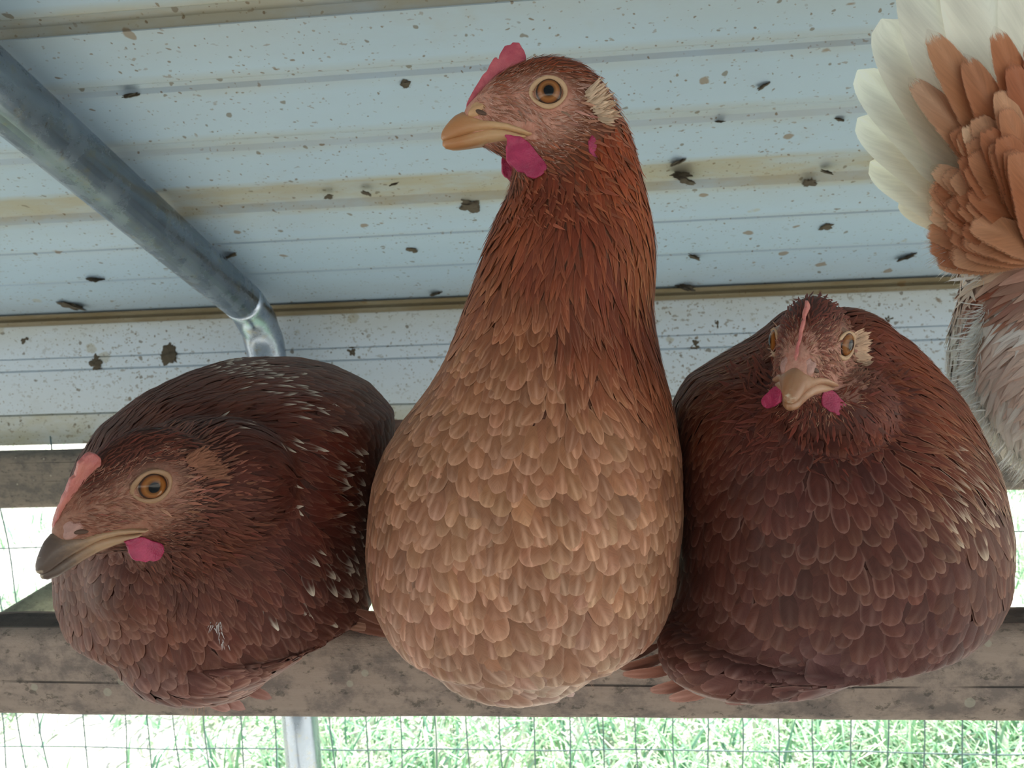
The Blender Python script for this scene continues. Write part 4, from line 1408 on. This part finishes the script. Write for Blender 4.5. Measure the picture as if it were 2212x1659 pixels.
tab3 = [
    (1600, 780, 155, 70, 13, 1, 138, 74, 48, 180, 130, 96, .4, .2, .4, 6),
    (1480, 830, 160, 80, 14, 1, 140, 80, 54, 186, 140, 108, .5, .2, .4, 6),
    (1640, 850, 150, 60, 13, 1, 116, 56, 38, 136, 76, 54, .2, .1, .5, 6),
    (1520, 930, 138, 75, 16, .9, 128, 66, 44, 164, 108, 82, .4, .2, .4, 6),
    (1650, 940, 120, 50, 16, .8, 104, 50, 38, 122, 66, 52, .2, .1, .5, 5),
    (1770, 925, 90, 40, 22, .3, 88, 44, 36, 104, 58, 48, .15, .1, .4, 5),
    (1900, 700, 50, 55, 12, 1, 140, 68, 42, 158, 84, 54, .2, .1, .5, 5),
    (1960, 780, 55, 70, 13, 1, 152, 78, 48, 176, 104, 68, .3, .1, .5, 6),
    (1900, 880, 50, 65, 13, 1, 122, 58, 40, 150, 82, 58, .3, .1, .5, 6),
    (2020, 900, 58, 80, 14, 1, 146, 76, 48, 182, 122, 90, .4, .2, .5, 6),
    (1980, 980, 54, 80, 16, 1, 136, 68, 46, 178, 120, 90, .4, .2, .4, 6),
    (2080, 1010, 66, 85, 16, 1, 138, 76, 52, 206, 168, 140, .6, .3, .4, 5),
    (2050, 1090, 66, 75, 20, .8, 124, 68, 50, 196, 156, 130, .5, .3, .4, 5),
    (2110, 1150, 78, 66, 30, .3, 124, 76, 60, 150, 100, 82, .4, .3, .3, 4),
    (1860, 1000, 72, 56, 28, .2, 98, 50, 42, 116, 66, 54, .5, .15, .3, 4),
    (1740, 1020, 92, 58, 32, .05, 98, 52, 44, 112, 64, 54, .55, .12, .3, 4),
    (1620, 1020, 112, 58, 32, .1, 104, 58, 48, 120, 72, 60, .45, .15, .3, 4),
    (1520, 1040, 118, 60, 32, .1, 112, 60, 48, 132, 80, 66, .4, .2, .3, 4),
    (1500, 1180, 100, 62, 38, .05, 108, 62, 52, 124, 76, 64, .4, .2, .3, 4),
    (1640, 1160, 98, 60, 38, 0, 104, 60, 50, 118, 72, 60, .55, .15, .3, 4),
    (1780, 1160, 90, 60, 38, 0, 104, 60, 48, 120, 74, 60, .55, .15, .3, 5),
    (1920, 1140, 80, 62, 36, 0, 104, 58, 48, 124, 76, 62, .55, .2, .3, 5),
    (2040, 1220, 84, 64, 38, 0, 110, 64, 54, 128, 80, 68, .45, .25, .3, 4),
    (1560, 1300, 96, 64, 42, 0, 112, 68, 60, 132, 88, 78, .4, .3, .3, 4),
    (1720, 1300, 92, 64, 42, 0, 112, 68, 58, 134, 88, 76, .45, .3, .3, 5),
    (1880, 1300, 86, 64, 42, 0, 112, 68, 60, 134, 88, 78, .45, .3, .3, 5),
    (2020, 1330, 96, 62, 40, 0, 108, 68, 64, 132, 90, 82, .4, .3, .3, 4),
    (1480, 1400, 110, 64, 42, 0, 124, 80, 72, 146, 100, 90, .35, .4, .3, 5),
    (1640, 1420, 120, 66, 42, 0, 122, 80, 76, 146, 104, 96, .35, .4, .3, 5),
    (1820, 1410, 170, 66, 42, 0, 114, 76, 74, 140, 102, 98, .35, .4, .3, 4),
    (1560, 1485, 150, 70, 44, .1, 130, 84, 74, 156, 108, 94, .35, .3, .4, 5)]


def tips3(px, py, c1, c2):
    pick = (rng.random(len(px)) < 0.35) & (px > 2010) & (py > 930) & (py < 1150)
    return c1, np.where(pick[:, None], lin((206, 176, 150)), c2)


S3 = plumage(hen3, me3, M3_, tab3, 0.36, 0.335 / F, dens=0.37, n_try=60000, tipfn=tips3, big=1.18, names=('breast_plumage', 'neck_hackle'))
head_feathers(hen3, S3, M3_, (112, 52, 38), (132, 68, 50), (186, 140, 112), 1.03, bare=0.9, len_k=1.2)
ear_tuft(hen3, S3, M3_, 1, (196, 160, 132), 1.03)
ear_tuft(hen3, S3, M3_, -1, (196, 160, 132), 1.03, n=90)
build_head(M3_, hen3, m_beak_c, m_comb_pale, m_lid, comb_scale=0.62, wattle_scale=0.62, shut=5, comb_thick=6, eye_fwd=0.42, wflare=0.45, wyaw=58, cere_mat=m_cere_pink)
tail_fan(hen3, P(1790, 1080, 0.55), (0, 1, 0.3), (0, -0.3, 1), 7, 0.10, 0.032, (110, 60, 44), (140, 90, 64))

# ---------------------------------------------------------------- fourth hen: seen from behind at the right edge, tail raised
hen4 = empty('hen', P(2520, 1330, 0.44))
tag(hen4, 'rust and white hen turned away with raised fanned tail and white fluff', 'hen', 'hens roosting in the coop')
Y4 = 0.47
M4 = head_matrix(P(3010, 380, Y4 - 0.02), (1, -0.15, -0.1), (0, 0, 1), 1.0, -1)
rows = [(470, 2060, 2330, .475, .030), (520, 2050, 2420, .475, .045), (570, 2100, 2600, .472, .055), (620, 2105, 2720, .470, .060), (680, 2090, 2780, .468, .064), (760, 2078, 2800, .466, .067), (830, 2080, 2790, .465, .067), (900, 2110, 2770, .464, .065), (960, 2165, 2730, .462, .060), (1020, 2225, 2680, .460, .052), (1070, 2290, 2610, .456, .042), (1120, 2360, 2560, .452, .028)]
parts = [stack(rows), ell(2150, 480, Y4 + .003, 110, 100, 0.026, 0), ell(2720, 640, Y4, 170, 200, 0.055), ell(2850, 500, Y4, 110, 190, 0.034, 25), ell(2930, 420, Y4, 90, 120, 0.024, 20)]
me4 = body_mesh(parts, M4, (232, 212, 194), (190, 130, 112), voxel=0.003)
link('body', me4, None, hen4)
WH, CRM = (246, 242, 232), (204, 186, 162)
tab4 = [
    (2080, 470, 215, 100, 56, 0.3, 188, 118, 74, 210, 150, 108, 0.1, 0.1, 0.8, 10),
    (2200, 440, 240, 100, 56, 0.3, 186, 110, 66, 206, 142, 98, 0.1, 0.1, 0.8, 10),
    (2060, 530, 190, 90, 44, 0.5, 190, 124, 86, 220, 172, 138, 0.1, 0.1, 0.8, 12),
    (2180, 520, 205, 90, 44, 0.5, 176, 98, 60, 196, 128, 88, 0.1, 0.1, 0.8, 10),
    (2110, 580, 172, 88, 15, 1, 245.14, 228.66, 210.12, 251.32, 243.08, 228.66, 0, 0.25, 0.3, 16),
    (2170, 575, 160, 88, 15, 1, 234.84, 206, 181.28, 245.14, 226.6, 206, 0, 0.25, 0.3, 12),
    (2190, 610, 150, 88, 15, 1, 146, 72, 46, 166, 90, 58, 0, 0.25, 0.3, 8),
    (2125, 640, 155, 88, 15, 1, 148, 76, 48, 176, 102, 70, 0, 0.25, 0.3, 8),
    (2220, 680, 140, 88, 15, 1, 156, 86, 56, 190, 130, 96, 0, 0.25, 0.3, 8),
    (2095, 690, 145, 88, 15, 1, 250, 240, 228, 252, 246, 238, 0, 0.25, 0.3, 18),
    (2180, 710, 135, 88, 15, 1, 250, 240, 228, 252, 246, 238, 0, 0.25, 0.3, 12),
    (2085, 780, 135, 88, 15, 1, 250, 240, 228, 252, 246, 238, 0, 0.25, 0.3, 18),
    (2150, 770, 135, 88, 15, 1, 250, 240, 228, 252, 246, 238, 0, 0.25, 0.3, 14),
    (2110, 860, 128, 88, 15, 1, 250, 240, 228, 252, 246, 238, 0, 0.25, 0.3, 18),
    (2190, 850, 120, 88, 15, 1, 250, 240, 228, 252, 246, 238, 0, 0.25, 0.3, 14),
    (2160, 950, 112, 88, 15, 1, 250, 240, 228, 252, 246, 238, 0, 0.25, 0.3, 18),
    (2210, 960, 105, 88, 15, 1, 250, 240, 228, 252, 246, 238, 0, 0.25, 0.3, 14),
    (2400, 700, 170, 90, 50, 0.2, 164, 96, 60, 190, 130, 92, 0.4, 0.4, 0.4, 5),
    (2400, 950, 110, 70, 40, 0.3, 206, 170, 140, 220, 190, 160, 0.4, 0.4, 0.4, 5),
    (2750, 600, 120, 90, 40, .4, 160, 88, 52, 180, 110, 72, .4, .4, .4, 5)]


def tips4(px, py, c1, c2):
    # soft brown streaks through the white fluff
    n_ = np.array([noise.noise(Vector((a * 0.012 + b * 0.010, (a - b) * 0.003, 4))) for a, b in zip(px, py)])
    k = (np.clip((n_ - 0.02) * 5, 0, 1) * (py > 690) * np.clip((px - 2085) / 60, 0.1, 1) * 0.45 * (px < 2350))[:, None]
    b_ = lin((206, 142, 104))
    w_ = ((py > 665) * (px < 2350) * 0.75)[:, None]
    wh = lin((252, 246, 238))
    c1 = c1 * (1 - w_) + wh * w_; c2 = c2 * (1 - w_) + wh * w_
    return c1 * (1 - k) + b_ * k, c2 * (1 - k) + b_ * 1.15 * k


S4 = plumage(hen4, me4, M4, tab4, 0.47, 0.47 / F, dens=0.36, n_try=60000, names=('rump_plumage', 'fluff'), toneg=0.0, mat=m_fluff, tipfn=tips4)
head_feathers(hen4, S4, M4, (150, 70, 40), (164, 104, 78), (206, 164, 146), 1.0, n_try=5000)
build_head(M4, hen4, m_beak_a, m_comb, m_lid)
nv4 = dirc(0.1, 0.15, 1)
# tail quills: (root x,y) (tip x,y) width px, depth offset, colours
tails = [
    ((2190, 420), (2075, -150), 200, .028, WH, WH, -.02), ((2240, 420), (2230, -120), 190, .030, WH, WH, .0),
    ((2160, 440), (1960, -75), 190, .022, WH, (226, 222, 210), -.03), ((2150, 450), (1885, 50), 165, .016, (224, 212, 196), (240, 238, 228), -.05),
    ((2140, 465), (1835, 165), 130, .010, (232, 226, 210), (246, 246, 236), -.06), ((2130, 480), (1838, 270), 120, .006, (236, 226, 206), (248, 248, 238), -.07),
    ((2125, 500), (1868, 365), 110, .002, (238, 228, 210), (248, 246, 232), -.08), ((2130, 520), (1935, 440), 90, -.001, (236, 222, 202), (246, 240, 224), -.08)]
for (ax, ay), (bx, by), wpx, off, ca, cb, sb in tails:
    single_feather('tail_feather', hen4, P(ax, ay, Y4 + off * 0.6), P(bx, by, Y4 + off + 0.02), wpx * 0.49 / F, 0.006, nv4, ca, cb, .25, .25, .35, 0.05, m_white_feather, side_bend=sb)
cov = [
    ((2200, 430), (1990, 70), 112, -.002, (172, 112, 76), (190, 136, 102)), ((2190, 440), (1952, 175), 96, -.004, (180, 124, 90), (198, 156, 128)),
    ((2250, 420), (2135, 60), 100, -.002, (168, 98, 62), (184, 120, 84)), ((2290, 420), (2215, 75), 110, -.001, (158, 84, 50), (172, 102, 66)),
    ((2215, 450), (2070, 120), 104, -.007, (166, 100, 64), (184, 124, 90)), ((2260, 440), (2170, 130), 90, -.009, (160, 90, 56), (176, 108, 76))]
for i in range(60):
    a = random.random()
    k = random.random() ** 0.7
    th = R(258 - 84 * a)
    reach = (330 - 130 * a) * (0.5 + 0.5 * k)
    bx = 2225 - 15 * a + reach * math.cos(th); by = 490 + 70 * a + reach * math.sin(th)
    if bx < 1990: bx = 1990 + (1990 - bx) * 0.2
    ln = 150 + 70 * (1 - a)
    ax = bx - math.cos(th) * ln; ay = by - math.sin(th) * ln
    pale = random.random() * (1.0 if k > 0.7 else 0.6)
    c = [x + (y - x) * pale for x, y in zip((162, 92, 56), (212, 166, 130))]
    cb_ = [x + 22 for x in c]
    cov.append(((ax, ay), (bx, by), 74 + 34 * (1 - a) * random.random(), -.010 - .030 * (1 - k) - .004 * random.random(), c, cb_))
for (ax, ay), (bx, by), wpx, off, ca, cb in cov:
    single_feather('tail_covert', hen4, P(ax, ay, Y4 + off), P(bx, by, Y4 + off + 0.006), wpx * 0.47 / F, 0.004, nv4, ca, cb, .22, .2, 0.95, 0.30, m_soft, nv=16, nu=6, side_bend=-.04)
wisps('downy_fringe', hen4, S4, [(2085, 640, 2072, 800, 140, .45), (2072, 800, 2115, 930, 125, .45), (2115, 930, 2235, 1050, 100, .45), (2020, 540, 2090, 600, 165, .46)], 260, 50, (252, 248, 240), 0.46 / F, lift=0.12, widthk=.06, mat=m_fluff, spread=26)
# legs down to the perch
for dx in (0, 130):
    hipp = P(2440 + dx, 1090, 0.452); foot = Vector((hipp.x, 0.389, PERCH_TOP + 0.004))
    knee = hipp.lerp(foot, 0.45) + Vector((-0.012, 0.004, 0))
    parts = [tube_bm([hipp, knee, foot + Vector((0, 0, 0.004))], [0.012, 0.0045, 0.004], 12)]
    for a in (-0.5, 0, 0.5):
        parts.append(tube_bm([foot + Vector((0, 0, .004)), foot + Vector((math.sin(a) * 0.02, -0.014, .003)), foot + Vector((math.sin(a) * 0.028, -0.024, -.008))], [0.004, 0.0034, 0.002], 8))
    parts.append(tube_bm([foot + Vector((0, 0, .004)), foot + Vector((0, 0.014, .003)), foot + Vector((0, 0.024, -.007))], [0.0035, 0.003, 0.002], 8))
    lm = remesh(parts, 0.0012, 3, 'leg', 0.5)
    link('leg', lm, m_leg, hen4)

# stray feathers and down
for (ax, ay, bx, by, w_, Y, c) in ((720, 1335, 885, 1385, 34, .352, (120, 72, 54)), (700, 1325, 860, 1352, 30, .358, (104, 62, 46)), (770, 1320, 900, 1372, 26, .348, (134, 84, 64)), (690, 1340, 830, 1368, 22, .350, (150, 104, 82))):
    single_feather('wing_feather', hen1, P(ax, ay, Y), P(bx, by, Y + .004), w_ * Y / F, 0.002, dirc(0, .5, 1), c, tuple(min(255, x + 26) for x in c), .4, .4, .6, .5, nv=14, nu=4, side_bend=.05)
for (ax, ay, bx, by, w_, Y, c) in ((1420, 1395, 1290, 1428, 30, .345, (120, 72, 54)), (1440, 1415, 1335, 1440, 34, .343, (132, 84, 66)), (1470, 1440, 1340, 1452, 34, .340, (150, 96, 78)), (1500, 1465, 1400, 1488, 40, .336, (150, 100, 84)), (1560, 1475, 1440, 1506, 44, .333, (160, 108, 92)), (1680, 1480, 1560, 1512, 46, .332, (136, 92, 82)), (1700, 1470, 1770, 1498, 40, .333, (130, 92, 86))):
    single_feather('belly_feather', hen3, P(ax, ay, Y), P(bx, by, Y - .003), w_ * Y / F, 0.002, dirc(0, -.3, 1), c, tuple(min(255, x + 24) for x in c), .4, .3, .8, .4, nv=14, nu=4, side_bend=.04)
for (ax, ay, bx, by, w_, Y, c) in ((1090, 1470, 1215, 1508, 44, .322, (186, 152, 138)), (1130, 1480, 1190, 1514, 40, .321, (192, 160, 148)), (1180, 1462, 1245, 1500, 30, .322, (190, 158, 146)), (960, 1440, 1060, 1500, 40, .323, (174, 132, 114)), (1000, 1460, 1120, 1512, 44, .322, (182, 146, 132))):
    single_feather('belly_feather', hen2, P(ax, ay, Y), P(bx, by, Y - .001), w_ * Y / F, 0.002, dirc(0, -.3, 1), c, tuple(min(255, x + 20) for x in c), .3, .3, .8, .3, nv=14, nu=4, side_bend=-.05)
for (ax, ay, bx, by, w_, Y, c) in ((380, 1440, 535, 1525, 50, .326, (148, 100, 88)), (300, 1400, 430, 1515, 44, .326, (140, 92, 80)), (470, 1450, 590, 1502, 40, .328, (136, 88, 76)), (420, 1480, 500, 1530, 40, .325, (160, 112, 100))):
    single_feather('belly_feather', hen1, P(ax, ay, Y), P(bx, by, Y - .001), w_ * Y / F, 0.002, dirc(0, -.3, 1), c, tuple(min(255, x + 22) for x in c), .5, .3, .6, .2, nv=14, nu=4, side_bend=-.06)
wisps('downy_fringe', hen1, S1, [(205, 1320, 250, 1390, 170, .345)], 160, 44, (196, 156, 136), 0.33 / F)
wisps('downy_fringe', hen1, S1, [(400, 1500, 450, 1512, 95, .33)], 50, 45, (176, 140, 116), 0.33 / F)
wisps('white_down_patch', hen1, S1, [(455, 1352, 478, 1385, 80, .30)], 70, 22, (214, 204, 198), 0.31 / F, widthk=.1)
wisps('downy_fringe', hen2, S2, [(900, 1385, 960, 1440, 60, .335), (1230, 1440, 1300, 1420, 30, .33)], 60, 40, (190, 150, 128), 0.33 / F)
wisps('downy_fringe', hen3, S3, [(2080, 1330, 1990, 1400, 60, .36), (2118, 1240, 2100, 1300, 70, .375)], 60, 36, (196, 170, 160), 0.35 / F)

# parts were built in world places: hand them over to the empties without moving them
bpy.context.view_layer.update()
for h in (hen1, hen2, hen3, hen4):
    inv = h.matrix_world.inverted()
    for c in list(h.children): c.matrix_parent_inverse = inv
inv = fence.matrix_world.inverted()
